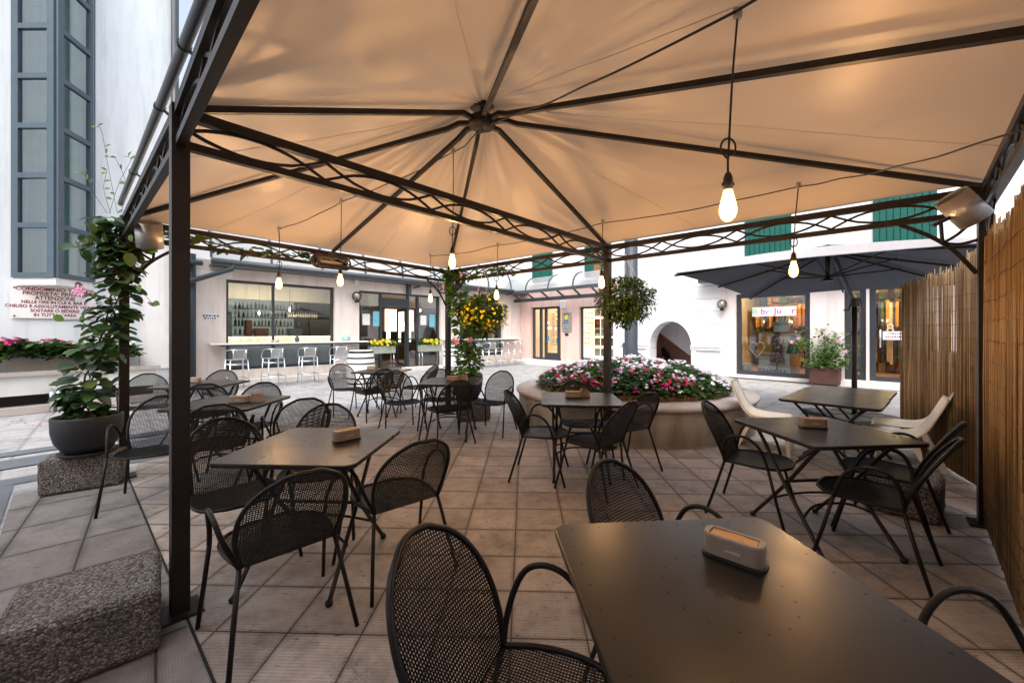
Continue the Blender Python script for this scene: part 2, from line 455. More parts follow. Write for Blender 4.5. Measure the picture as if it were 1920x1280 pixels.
# ================================================================== MESH ARMCHAIRS
def back_y(z):                         # side profile of the backrest
    v = max(0.0, (z - .41) / .40)
    return -.14 - .055 * v - .145 * v ** 1.7
def back_w(z):
    v = max(0, min(1, (z - .41) / .40))
    if v < .42: return .190 + .030 * sin(v / .42 * pi / 2)
    return .220 * max(0.0, 1 - ((v - .42) / .58) ** 2.3) ** (1 / 2.1)
def seat_w(y):
    t = max(0, min(1, (y + .14) / .41))
    w = .190 + .036 * sin(min(1, t / .5) * pi / 2)
    if t > .5: w *= max(0.0, 1 - ((t - .5) / .5) ** 2.6) ** (1 / 2.4)
    return w
def seat_z(x, y): return .418 - .014 * (1 - (x / .23) ** 2) * (1 - ((y - .06) / .22) ** 2) - .008 * max(0, (-y - .05) / .1)
def perforated(mb, S, a0, a1, b0, b1, inside, pa, pb, hole):
    na = int(round((a1 - a0) / pa)); nb = int(round((b1 - b0) / pb)); idx = {}
    def vert(p):
        mb.v.append(tuple(p)); return len(mb.v) - 1
    def corner(i, j):
        if (i, j) not in idx: idx[(i, j)] = vert(S(a0 + i * pa, b0 + j * pb))
        return idx[(i, j)]
    for j in range(nb):
        sh = .5 * pa * (j % 2) * 0
        for i in range(na):
            ca = a0 + (i + .5) * pa; cb = b0 + (j + .5) * pb
            if not inside(ca, cb): continue
            O = [corner(i, j), corner(i + 1, j), corner(i + 1, j + 1), corner(i, j + 1)]
            hx, hy = pa * hole[0] / 2, pb * hole[1] / 2
            pts = [V(S(ca - hx, cb - hy)), V(S(ca + hx, cb - hy)), V(S(ca + hx, cb + hy)), V(S(ca - hx, cb + hy))]
            n = (pts[1] - pts[0]).cross(pts[3] - pts[0]).normalized() * .0022
            I = [vert(p) for p in pts]; L = [vert(p - n) for p in pts]
            for q in range(4):
                r = (q + 1) % 4
                mb.f.append([O[q], O[r], I[r], I[q]]); mb.m.append(0); mb.sm.append(False)
                mb.f.append([I[q], I[r], L[r], L[q]]); mb.m.append(0); mb.sm.append(False)
def make_chair(name, label, loc, rz, group):
    t = thing(name, label, 'chair', loc, rz, group)
    mb = MB(); perforated(mb, lambda x, y: (x, y, seat_z(x, y)), -.2375, .2375, -.145, .275, lambda x, y: abs(x) < seat_w(y) + .002, .0095, .0095, (.62, .62))
    mb.build('seat', M['chair'], t)
    mb = MB(); perforated(mb, lambda x, z: (x, back_y(z) - .026 * max(0, 1 - (x / (back_w(z) + .002)) ** 2) * max(0, min(1, (z - .40) / .12)), z), -.2375, .2375, .405, .82, lambda x, z: abs(x) < back_w(z) + .002, .0095, .0098, (.66, .60))
    mb.build('backrest', M['chair'], t)
    zs = [.41 + .40 * k / 22 for k in range(23)]
    L = [(-back_w(z), back_y(z), z) for z in zs[:-1]] + [(-.06, back_y(.809), .809), (0, back_y(.812) - .01, .812), (.06, back_y(.809), .809)] + [(back_w(z), back_y(z), z) for z in zs[:-1][::-1]]
    mb = MB(); mb.tube(cr(L, 2), .0105, 8); mb.build('back_frame', M['chair'], t)
    ys = [-.14 + .41 * k / 20 for k in range(20)]
    L = [(-seat_w(y), y, seat_z(seat_w(y), y)) for y in ys] + [(-.09, .268, .417), (0, .272, .416), (.09, .268, .417)] + [(seat_w(y), y, seat_z(seat_w(y), y)) for y in ys[::-1]]
    mb = MB(); mb.tube(cr(L, 2), .0095, 8); mb.build('seat_frame', M['chair'], t)
    for s in (-1, 1):
        mb = MB(); mb.tube([(s * .285, .262, 0), (s * .268, .20, .23), (s * .255, .155, .42)], .0105, 8); mb.build('leg', M['chair'], t)
        mb = MB(); mb.tube([(s * .195, -.14, .41), (s * .225, -.195, .21), (s * .255, -.258, 0)], .0105, 8); mb.build('leg', M['chair'], t)
        A = [(s * .255, .155, .42), (s * .258, .132, .50), (s * .268, .095, .575), (s * .278, .035, .625), (s * .280, -.035, .636), (s * .272, -.095, .610), (s * .252, -.130, .54), (s * .218, -.142, .46), (s * .195, -.14, .41)]
        mb = MB(); mb.tube(cr(A, 4), .0105, 8); mb.build('armrest', M['chair'], t)
    return t
CH = 'dark mesh armchairs around the bistro tables'
chairs = [  # x, y, facing (deg), label
    (.03, 1.03, -22, 'large dark mesh armchair in the foreground, its oval back left of the nearest table'),
    (.63, 1.53, -50, 'dark mesh armchair behind the nearest table, only its round back and one arm showing'),
    (1.30, .90, 176, 'dark mesh armchair cut by the right edge, one arm looping past the nearest table'),
    (-1.10, 1.90, 135, 'dark mesh armchair, wide back to the viewer, before the warm lit table beside the post'),
    (-.69, 2.39, 131, 'dark mesh armchair right of the bronze table beside the left post, on open tiles'),
    (-1.70, 2.45, -42, 'dark mesh armchair between the left post and the bronze table, facing the viewer'),
    (-1.40, 2.88, -78, 'dark mesh armchair behind the bronze table, just its arched top showing above it'),
    (-2.02, 3.74, 130, 'dark mesh armchair standing askew right of the napkin and sachet table by the post'),
    (-3.00, 3.35, -60, 'dark mesh armchair half hidden by the left post, its two arms left of it'),
    (-2.58, 3.46, 127, 'dark mesh armchair, back to the viewer, in front of the napkin and sachet table'),
    (-2.78, 4.24, -80, 'dark mesh armchair behind the napkin and sachet table, in front of the bar stools'),
    (-4.82, 5.25, -50, 'leftmost dark mesh armchair beside the potted climber, at the farthest left table'),
    (-3.62, 4.72, 125, 'dark mesh armchair with its back to the viewer at the farthest left table'),
    (-4.28, 5.72, -75, 'dark mesh armchair behind the farthest left table, nearest the bar wall'),
    (.27, 3.90, -11, 'dark mesh armchair seen side on, left of the table before the round planter'),
    (.77, 3.58, 135, 'dark mesh armchair, back turned, in front of the table by the round planter'),
    (1.16, 4.10, 118, 'dark mesh armchair right of the table by the round planter, against the planter wall'),
    (.76, 4.36, -85, 'dark mesh armchair wedged between its table and the round flower planter'),
    (1.86, 3.10, -42, 'dark mesh armchair left of the corner-on table by the cane fence'),
    (2.21, 2.42, 130, 'dark mesh armchair, back to the right, nearest at the table by the cane fence'),
    (2.68, 2.82, 127, 'dark mesh armchair before the right pebbled block, partly hidden behind another armchair'),
    (-1.56, 5.62, -58, 'dark mesh armchair left of the table that stands before the far potted climber'),
    (-.81, 5.04, 124, 'dark mesh armchair, back to the viewer, at the table before the far potted climber'),
    (-.27, 5.58, -115, 'dark mesh armchair right of the far potted climber table, pale floor showing through it'),
    (-1.06, 5.86, -85, 'dark mesh armchair behind the far potted climber table, next to the far post'),
    (-2.86, 6.88, -50, 'dark mesh armchair in front of the left white barrel, left of the farthest table'),
    (-2.24, 6.44, 138, 'dark mesh armchair, back to the viewer, at the farthest table near the bar door'),
    (-2.22, 7.10, -85, 'dark mesh armchair behind the farthest table, nearest the bar door'),
    (-1.64, 7.02, 160, 'dark mesh armchair on the right side of the farthest table near the bar door'),
]
chair0 = None
for i, (x, y, a, lab) in enumerate(chairs):
    if i == 0: chair0 = make_chair('mesh_armchair', lab, (x, y, 0), radians(a - 90), CH)
    else: copy_thing(chair0, (x, y, 0), radians(a - 90), lab, CH)

# ================================================================== BISTRO TABLES
TZ = .73
def rrect(a, b, r, n=6):
    out = []
    for (sx, sy, a0) in ((1, 1, 0), (-1, 1, 90), (-1, -1, 180), (1, -1, 270)):
        for k in range(n + 1):
            t = radians(a0 + 90 * k / n); out.append((sx * (a - r) + r * cos(t), sy * (b - r) + r * sin(t)))
    return out
def make_table(label, loc, rz, group):
    t = thing('bistro_table', label, 'table', loc, rz, group)
    mb = MB(); a = .385
    rings = [(a - .006, TZ, .05), (a - .001, TZ - .0025, .052), (a, TZ - .008, .053), (a - .001, TZ - .022, .052), (a - .008, TZ - .026, .05), (a - .03, TZ - .026, .04)]
    loops = [[(x, y, z) for x, y in rrect(q, q, r)] for q, z, r in rings]; n = len(loops[0])
    mb.add(loops[0], [list(range(n))], 0)
    for A, B in zip(loops[:-1], loops[1:]):
        mb.add(A + B, [(i, n + i, n + (i + 1) % n, (i + 1) % n) for i in range(n)], 0, True)
    mb.add(loops[-1], [list(range(n))[::-1]], 0)
    hole = lambda x, y, r: mb.disc((x, y, TZ + .0006), r, 7, 1)
    for k in range(8):
        q = -.325 + .65 * k / 7
        for (x, y) in ((q, .345), (q, -.345)): hole(x, y, .0042)
        if 0 < k < 7:
            for (x, y) in ((.345, q), (-.345, q)): hole(x, y, .0042)
    for k in range(16): hole(.155 * cos(2 * pi * k / 16), .155 * sin(2 * pi * k / 16), .004)
    for k in range(5):
        cx, cy = .035 * cos(2 * pi * k / 5), .035 * sin(2 * pi * k / 5)
        for j in range(4): hole(cx + .008 * cos(pi / 2 * j), cy + .008 * sin(pi / 2 * j), .003)
    mb.build('tabletop', [M['table'], M['darkhole']], t)
    for s in (-1, 1):
        for q in (-1, 1):
            x = s * .25 + q * .013
            P = [(x, -q * .27, TZ - .035), (x, -q * .20, .62), (x, -q * .07, .46), (x, q * .03, .34), (x, q * .16, .20), (x * 1.02, q * .335, .012)]
            mb = MB(); mb.tube(cr(P, 4), .0125, 8); mb.lathe([(0, 0), (.019, .002), (.02, .018), (.012, .026)], 10, 0, Matrix.Translation((x * 1.02, q * .335, 0)))
            mb.build('leg', M['steel'], t)
    for q in (-1, 1):
        mb = MB(); mb.tube(cr([(-.25, q * .15, .205), (-.14, q * .10, .25), (0, q * .09, .262), (.14, q * .10, .25), (.25, q * .15, .205)], 4), .008, 6); mb.build('brace', M['steel'], t)
        mb = MB(); mb.bar((-.26, q * .27, TZ - .037), (.26, q * .27, TZ - .037), .022, .014); mb.build('top_support', M['steel'], t)
    mb = MB(); mb.bar((-.27, -.005, .385), (.27, -.005, .385), .016); mb.build('cross_bar', M['steel'], t)
    return t
TG = 'dark perforated bistro tables'
tables = [
    (.555, 1.035, 4.5, 'large bronze table in the right foreground with the branded napkin box on it'),
    (-1.16, 2.385, -3, 'bronze table lit by warm light, just right of the near left post'),
    (-2.68, 3.79, 1, 'dark table behind the left post carrying a napkin box and a sugar sachet box'),
    (-3.98, 5.12, 0, 'farthest left dark table, between the potted climber and the bar stools'),
    (.68, 4.0, -4, 'dark table right in front of the round flower planter'),
    (2.11, 2.73, 5, 'dark table by the cane fence, turned corner on, with a single napkin box'),
    (-.81, 5.4, -3, 'dark table standing in front of the far potted climber'),
    (-2.22, 6.84, -9, 'farthest dark table in front of the bar door and the white barrel'),
    (3.19, 3.95, 42, 'empty dark table under the umbrella, nearer of the two pushed together'),
    (3.745, 4.46, 42, 'empty dark table under the umbrella, farther of the two pushed together'),
]
table0 = None
for i, (x, y, a, lab) in enumerate(tables):
    if i == 0: table0 = make_table(lab, (x, y, 0), radians(a), TG)
    else: copy_thing(table0, (x, y, 0), radians(a), lab, TG)

# ------------------------------------------------------------------ napkin boxes and sachet boxes
def make_napkin(label, loc, rz):
    t = thing('napkin_box', label, 'napkin box', loc, rz, 'napkin boxes on the tables')
    def ring(a, b, r, z): return [(x, y, z) for x, y in rrect(a, b, r, 5)]
    mb = MB(); L = [ring(.086, .040, .03, 0), ring(.086, .040, .03, .007), ring(.082, .036, .028, .0075)]; n = len(L[0])
    for A, B in zip(L[:-1], L[1:]): mb.add(A + B, [(i, (i + 1) % n, n + (i + 1) % n, n + i) for i in range(n)])
    mb.add(L[-1], [list(range(n))]); mb.build('tray', M['black'], t)
    mb = MB(); L = [ring(.079, .034, .026, .0078), ring(.0805, .0355, .027, .06), ring(.079, .034, .026, .0655), ring(.075, .030, .022, .0665), ring(.064, .023, .006, .0660), ring(.063, .022, .006, .056)]
    for A, B in zip(L[:-1], L[1:]): mb.add(A + B, [(i, (i + 1) % n, n + (i + 1) % n, n + i) for i in range(n)], 0, True)
    mb.build('box', M['napbox'], t)
    mb = MB(); mb.box((-.033, 0, .0595), (.056, .040, .006)); mb.box((.029, 0, .0590), (.064, .040, .008)); mb.box((.0, 0, .0635), (.05, .038, .002), 0, None, .06)
    mb.build('napkins', M['napkin'], t)
    text('lettering', 'LAVAZZA', .0095, M['sign'], t, Matrix.Translation((.004, -.0362, .032)) @ Matrix.Rotation(pi / 2, 4, 'X'), 'CENTER', .0003)
    return t
nb = [
    ((.655, 1.175), -43, 'taupe napkin box with pale lettering on the foreground table'),
    ((-1.02, 2.46), 48, 'taupe napkin box seen corner on, on the warm lit table beside the left post'),
    ((-2.56, 3.74), 10, 'taupe napkin box beside the sugar sachets on the table behind the left post'),
    ((-4.15, 5.2), 0, 'taupe napkin box on the farthest left table, against the post edge'),
    ((.62, 4.03), -8, 'taupe napkin box on the table in front of the round flower planter'),
    ((2.10, 2.78), -14, 'taupe napkin box with faint lettering on the table by the cane fence'),
    ((-.80, 5.36), -5, 'taupe napkin box on the table before the far potted climber'),
    ((-2.42, 6.88), 0, 'taupe napkin box on the farthest table near the bar door'),
]
nap0 = None
for i, ((x, y), a, lab) in enumerate(nb):
    if i == 0: nap0 = make_napkin(lab, (x, y, TZ + .001), radians(a))
    else: copy_thing(nap0, (x, y, TZ + .001), radians(a), lab)
def sachet_box(label, loc, rz):
    t = thing('sachet_box', label, 'sugar box', loc, rz, 'sugar sachet boxes')
    mb = MB()
    for (c, s) in (((0, -.032, .03), (.10, .006, .05)), ((0, .032, .03), (.10, .006, .05)), ((-.047, 0, .03), (.006, .058, .05)), ((.047, 0, .03), (.006, .058, .05)), ((0, 0, .006), (.112, .078, .01))): mb.box(c, s)
    mb.build('box', M['napbox'], t)
    mb = MB()
    for k in range(9): mb.box((-.036 + .009 * k, random.uniform(-.004, .004), .046 + random.uniform(0, .012)), (.004, .05, .05), random.choice([0, 0, 1]), None, random.uniform(-.15, .15))
    mb.build('sachets', [M['sugar'], M['napkin']], t)
    return t
for (x, y), a, lab in (((-2.43, 3.80), 5, 'small box of sugar sachets on the table behind the left post'),
                       ((.74, 4.08), 0, 'small box of sugar sachets behind the napkin box in front of the round planter'),
                       ((-.66, 5.44), 0, 'small box of sugar sachets on the table before the far potted climber')):
    sachet_box(lab, (x, y, TZ + .001), radians(a))

# ================================================================== CREAM PLASTIC CHAIRS
def make_cream(label, loc, rz):
    t = thing('cream_chair', label, 'chair', loc, rz, 'cream plastic chairs under the umbrella')
    prof = cr([(-.345, .80), (-.285, .66), (-.225, .53), (-.165, .455), (-.085, .425), (.06, .418), (.22, .415), (.235, .40)], 4)
    prof = [(p.x, p.y) for p in [V((a[0], a[1], 0)) for a in prof]] if not isinstance(prof[0], tuple) else prof
    mb = MB(); rows = []
    for k, (y, z) in enumerate(prof):
        f = k / (len(prof) - 1); w = .185 + .045 * min(1, f * 1.7)
        rows.append([(w * u, y - .012 * (1 - u * u) * (1 if f < .45 else 0), z - (.008 * (1 - u * u) if f > .4 else 0)) for u in (-1, -.6, -.2, .2, .6, 1)])
    th = .016; R = len(rows); vs = []
    for k in range(R):
        a = V((0,) + prof[max(k - 1, 0)]); b = V((0,) + prof[min(k + 1, R - 1)]); d = (b - a).normalized(); n = V((0, d.z, -d.y)) 
        if n.z > 0: n = -n
        rows[k] = [V(p) for p in rows[k]]; vs.append([p + n * th for p in rows[k]])
    top = [p for r in rows for p in r]; bot = [p for r in vs for p in r]; q = 6; n0 = len(top); fs = []
    for k in range(R - 1):
        for j in range(5):
            a = k * q + j; fs.append((a, a + 1, a + q + 1, a + q)); fs.append((n0 + a, n0 + a + q, n0 + a + q + 1, n0 + a + 1))
        for j in (0, 5): a = k * q + j; fs.append((a, a + q, n0 + a + q, n0 + a))
    for k in (0, R - 1):
        for j in range(5): a = k * q + j; fs.append((a, a + 1, n0 + a + 1, n0 + a))
    mb.add(top + bot, fs, 0, True); mb.build('seat_shell', M['cream'], t)
    mb = MB(); mb.box((0, .20, .388), (.43, .035, .03)); mb.box((0, -.11, .40), (.40, .035, .03)); mb.build('apron', M['cream'], t)
    for s in (-1, 1):
        mb = MB(); mb.bar((s * .20, .20, .40), (s * .215, .235, 0), .034, .045); mb.build('leg', M['cream'], t)
        mb = MB(); mb.bar((s * .19, -.12, .415), (s * .215, -.30, 0), .034, .05); mb.build('leg', M['cream'], t)
    return t
cr0 = make_cream('cream plastic chair left of the two empty tables, beside the round planter', (3.02, 4.72, 0), radians(-40 - 90))
copy_thing(cr0, (3.70, 3.87, 0), radians(137 - 90), 'cream plastic chair right of the two empty tables, nearer the viewer')
copy_thing(cr0, (4.20, 4.28, 0), radians(137 - 90), 'cream plastic chair right of the two empty tables, farther back against the cane fence')

# ================================================================== GAZEBO
P1 = V((-1.66, 1.99, 0)); P2 = V((-3.74, 3.84, 0)); P3 = V((1.148, 4.79, 0)); P4 = V((3.42, 2.88, 0)); P5 = V((-1.10, 6.86, 0)); P0 = V((.50, -.06, 0))
ZT = {1: 2.49, 2: 2.46, 3: 2.405, 4: 2.42, 5: 2.42, 0: 2.50}     # top rail height at each post
DZ = .158
def at(p, z): return V((p.x, p.y, z))
gz = thing('gazebo', 'dark steel gazebo with a beige cloth canopy covering the terrace', 'gazebo', (0, 0, 0))
for k, p in ((1, P1), (2, P2), (3, P3), (4, P4), (5, P5), (0, P0)):
    mb = MB(); mb.rbox((p.x, p.y, (ZT[k] + .03) / 2), (.072, .072, ZT[k] + .03), .006, 2, 0, None, ) if False else mb.bar((p.x, p.y, 0.004), (p.x, p.y, ZT[k] + .03), .072, .072, 0, V((.66, .75, 0)))
    mb.box((p.x, p.y, .006), (.17, .17, .01), 0, None, radians(48))
    if k in (3, 4, 1): mb.box((p.x, p.y, .55 if k == 4 else .9), (.0755, .0755, .006), 0, None, radians(48))
    mb.build('post', M['steel'], gz)
def truss(a, za, b, zb, trim=.036, rail=(.05, .05)):
    d0 = (b - a).normalized(); A = a + d0 * trim; B = b - d0 * trim
    top = MB(); top.bar(at(A, za), at(B, zb), rail[0], rail[1]); top.build('top_rail', M['steel'], gz)
    low = MB(); low.bar(at(A, za - DZ), at(B, zb - DZ), rail[0] * .8, rail[1] * .8); low.build('bottom_rail', M['steel'], gz)
    L = (B - A).length; n = max(2, int(round(L / .72))); per = L / n; eye = per * .70; wav = MB()
    for sgn in (1, -1):
        pts = []
        for k in range(n):
            s0 = k * per; up = sgn * (1 if k % 2 == 0 else -1)
            for j in range(9):
                u = j / 8; pts.append((s0 + u * eye, up * .056 * sin(pi * u) ** .8))
            pts.append((s0 + eye + (per - eye) / 2, -up * .056))
        pts.append((L, 0))
        P = [at(A + d0 * s, za + (zb - za) * s / L - DZ / 2 + z) for s, z in pts]
        for q, w in zip(P[:-1], P[1:]):
            wav.bar(q, w + (w - q).normalized() * .004, .010, .017)
    wav.build('scroll_work', M['steel'], gz)
def bracket(p, z, d, h=.42, w=.40):
    d = V((d[0], d[1], 0)).normalized(); mb = MB(); b = at(p, z - DZ - .02)
    arc = [b + d * (.036 + w * (1 - cos(t)) * .9) + V((0, 0, -h + (h * .98) * sin(t))) for t in [pi / 2 * k / 8 for k in range(9)]]
    arc = [b + d * .04 + V((0, 0, -h)), b + d * (.04 + .30 * w) + V((0, 0, -h * .55)), b + d * (.04 + .62 * w) + V((0, 0, -h * .25)), b + d * (.04 + w) + V((0, 0, 0))]
    arc = cr(arc, 5)
    for q, r in zip(arc[:-1], arc[1:]): mb.bar(q, r + (r - q).normalized() * .004, .012, .028)
    m = arc[7]
    for e in (b + d * .036 + V((0, 0, -h * .42)), b + d * .05 + V((0, 0, -.02)), b + d * (.04 + w * .45) + V((0, 0, 0))):
        c = (m + e) / 2 + V((0, 0, -.02)); P = cr([m, c, e], 4)
        for q, r in zip(P[:-1], P[1:]): mb.bar(q, r + (r - q).normalized() * .003, .012, .02)
    mb.build('bracket', M['steel'], gz)
truss(P1, ZT[1], P2, ZT[2]); truss(P1, ZT[1], P0, ZT[0]); truss(P1, ZT[1], P3, ZT[3])
truss(P2, ZT[2], P5, ZT[5]); truss(P5, ZT[5], P3, ZT[3]); truss(P3, ZT[3], P4, ZT[4]); truss(P4, ZT[4], P0, ZT[0])
bracket(P4, ZT[4], P3 - P4); bracket(P4, ZT[4], P0 - P4); bracket(P5, ZT[5], P2 - P5); bracket(P5, ZT[5], P3 - P5); bracket(P2, ZT[2], P5 - P2); bracket(P2, ZT[2], P1 - P2, .3, .3)
HUB = V((-.256, 3.39, 0)); ZH = 3.175
M25 = (P2 + P5) / 2; z25 = (ZT[2] + ZT[5]) / 2; M40 = (P4 + P0) / 2; z40 = (ZT[4] + ZT[0]) / 2
EDGE = [(P1, ZT[1]), (P2, ZT[2]), (M25, z25), (P5, ZT[5]), (P3, ZT[3]), (P4, ZT[4]), (M40, z40), (P0, ZT[0])]
for (p, z) in EDGE:
    d = (p - HUB).normalized(); mb = MB()
    pts = [at(HUB + d * .09, ZH), at(HUB + d * .20, ZH + .005), at(HUB + d * .30, ZH - .035), at(p - d * .04, z + .03)]
    for q, r in zip(pts[:-1], pts[1:]): mb.bar(q, r + (r - q).normalized() * .006, .034, .034)
    mb.build('rafter', M['steel'], gz)
mb = MB(); mb.lathe([(0, -.035), (.11, -.035), (.115, -.02), (.115, .03), (.09, .035), (0, .035)], 20, 0, Matrix.Translation(at(HUB, ZH)))
mb.tube([at(HUB, ZH + .03), at(HUB, ZH + .13)], .012, 8); mb.tube([at(HUB, ZH - .09), at(HUB, ZH - .03)], .006, 6)
mb.build('hub', M['steel'], gz)
mb = MB(); mb.lathe([(0, .125), (.10, .125), (.106, .132), (.10, .142), (0, .145)], 24, 0, Matrix.Translation(at(HUB, ZH)))
mb.build('crown_plate', M['black'], gz)
# canopy cloth: eight panels hanging slightly between the rafters
mb = MB(); seams = MB(); NU, NV = 44, 44; APEX = at(HUB, ZH + .15)
rnd = random.Random(5)
ph = [rnd.uniform(0, 6.28) for _ in range(40)]
for k in range(8):
    (pa, za), (pb, zb) = EDGE[k], EDGE[(k + 1) % 8]
    def out(p, z):
        d = (p - HUB).normalized(); lf = p in (P0, P1, P2); return at(p + d * (.0 if lf else .05), z + (.035 if lf else .062))
    A, B = out(pa, za), out(pb, zb); vs = []; fs = []
    for i in range(NU + 1):
        r = i / NU
        for j in range(NV + 1):
            u = j / NV; e = A.lerp(B, u); p = APEX.lerp(e, r)
            # steep cap near the crown, then the straight slope over the rafters
            sag = -.030 * sin(pi * u) * sin(pi * min(1, r)) * (A - B).length / 2.6
            fold = .012 * sin(pi * u) * (1 - r) ** 1.2 * min(1, r * 9) * (sin(u * 19 + ph[k]) + .7 * sin(u * 37 + ph[k + 8]))
            rip = .006 * sin(pi * u) * sin(r * 11 + 3 * u + ph[k + 16]) * r
            tens = .0045 * sin(pi * u) * sin(31 * u + 5 * sin(7 * r + k) + ph[k + 24]) * (.25 + .75 * sin(pi * r)) * max(0, .5 + .5 * sin(4.1 * r + 3 * u + ph[k])) + .014 * sin(pi * r) * sin(9 * (u - r * .5) + ph[k + 24]) * sin(pi * u)
            vs.append(p + V((0, 0, sag + fold + rip + tens + .012 * max(0, 1 - r * 5))))
    w = NV + 1
    for i in range(NU):
        for j in range(NV): fs.append((i * w + j, i * w + j + 1, (i + 1) * w + j + 1, (i + 1) * w + j))
    mb.add(vs, fs, 0, True)
    for j in (15,): seams.tube([vs[i * w + j] - V((0, 0, .0015)) for i in range(2, NU + 1)], .0020, 4)
mb.build('canopy', M['canopy'], gz); seams.build('seam', M['canopy'], gz)
# valance strip and gutter pipe along the left edge
mb = MB()
dl = (P0 - P2).normalized(); nl = V((-.68, -.73, 0))
a = V((-3.69, 3.755, 2.60)); b = V((-1.70, 1.96, 2.585)); b = a + (b - a) * 1.95
mb.tube([a + (b - a) * k / 10 for k in range(11)], .022, 12)
for k in (.22, .47, .6, .85): c = a + (b - a) * k; mb.tube([c - (b - a).normalized() * .012, c + (b - a).normalized() * .012], .026, 12); mb.bar(c, c + V((.06, .06, -.06)), .012, .012)
mb.build('gutter_pipe', M['gutter'], gz)
# ================================================================== STRING LIGHTS
def make_bulb(label, p, top, d, loop=True):
    """p = pixel of the glass centre, top = pixel of the cord's upper end, d = distance"""
    c = D(p[0], p[1], d); tp = D(top[0], top[1], d)
    t = thing('hanging_bulb', label, 'light bulb', c, 0, 'lit bulbs of the string lights')
    mb = MB(); mb.lathe([(0, -.072), (.012, -.069), (.024, -.058), (.0315, -.038), (.032, -.02), (.028, .005), (.021, .032), (.0165, .05), (.015, .062)], 14)
    mb.build('bulb', M['bulb'], t)
    mb = MB(); L = []
    for k in range(8):
        a = 2 * pi * k / 8; L += [V((.019 * cos(a), .019 * sin(a), .012 if k % 2 else -.052))]
    mb.tube(L + [L[0]], .0032, 4, cap=False); mb.build('filament', M['filament'], t)
    mb = MB(); mb.lathe([(.015, .054), (.0175, .058), (.0185, .085), (.017, .105), (.011, .122), (.004, .128)], 14)
    for s in (-1, 1): mb.bar((s * .016, 0, .078), (s * .023, 0, .078), .009, .014)
    mb.build('socket', M['brass'], t)
    q = tp - c; mb = MB(); s = V((0, 0, .12)); L = q.z - .12
    pts = [s]
    if loop and L > .25:
        zk = .12 + L * .17; k = []
        for j in range(13):
            a = -pi / 2 + 2 * pi * j / 12; k.append(V((-.028 + .028 * cos(a) * 1.0, .006 * sin(a / 2), zk + .036 * sin(a))))
        pts += [V((0, 0, zk - .05))] + [V((p_.x + .03, p_.y, p_.z)) for p_ in k] + [V((0.006, 0, zk + .06))]
    pts += [V((q.x * .3 + .006, q.y * .5, .12 + L * .6)), V((q.x, q.y, q.z))]
    mb.tube(cr(pts, 5), .0042, 6); mb.build('cord', M['rope'], t)
    mb = MB(); mb.rbox((q.x, q.y, q.z + .01), (.034, .02, .05), .006, 1); mb.build('cable_joint', M['tape'], t)
    return tp
tops = {}
BULBS = [
    ('B1', (1365, 382), (1383, 30), 1.60, 'largest hanging bulb, nearest the camera at upper right'),
    ('B2', (848, 488), (850, 285), 3.60, 'hanging bulb in front of the far post at the middle of the picture'),
    ('B8', (1488, 503), (1497, 350), 3.15, 'hanging bulb in front of the dark umbrella'),
    ('B7', (1128, 528), (1130, 418), 4.2, 'hanging bulb touching the middle right post, beside the green hanging basket'),
    ('B5', (807, 558), (807, 480), 6.0, 'hanging bulb in front of the glazed bar door'),
    ('B6', (931, 552), (933, 460), 5.3, 'hanging bulb right above the yellow flower basket'),
    ('B3', (523, 530), (523, 430), 4.4, 'hanging bulb in front of the left half of the bar window'),
    ('B4', (638, 524), (640, 378), 4.2, 'hanging bulb below the infrared heater'),
]
for key, p, tp, d, lab in BULBS: tops[key] = make_bulb(lab, p, tp, d)
def cable(lab, pts, r=.0045, sag=.03):
    P = []
    for a, b in zip(pts[:-1], pts[1:]):
        n = 7
        for k in range(n):
            u = k / n; w = random.uniform(-.006, .006); P.append(a.lerp(b, u) + V((w, w, -sag * sin(pi * u) + random.uniform(-.005, .005))))
    P.append(pts[-1]); mb = MB(); mb.tube(cr(P, 3), r, 6)
    o = mb.build('light_cable', M['rope']); tag(o, lab, 'cable', 'cables of the string lights')
hub_pt = at(HUB, ZH - .02)
cable('black light cable from the hub up to the nearest bulb at top right', [hub_pt + V((.05, 0, 0)), tops['B1'] + V((-.05, .04, .01)), tops['B1'] + V((.3, -.5, .05))], .006)
cable('black light cable along the right side under the canopy, past the umbrella bulb', [D(1960, 232, 1.6), tops['B8'], tops['B7'], tops['B6'], tops['B5']])
cable('black light cable from the hub to the two bulbs in front of the bar window', [hub_pt + V((-.03, .05, -.02)), tops['B2'], tops['B4'], tops['B3']])

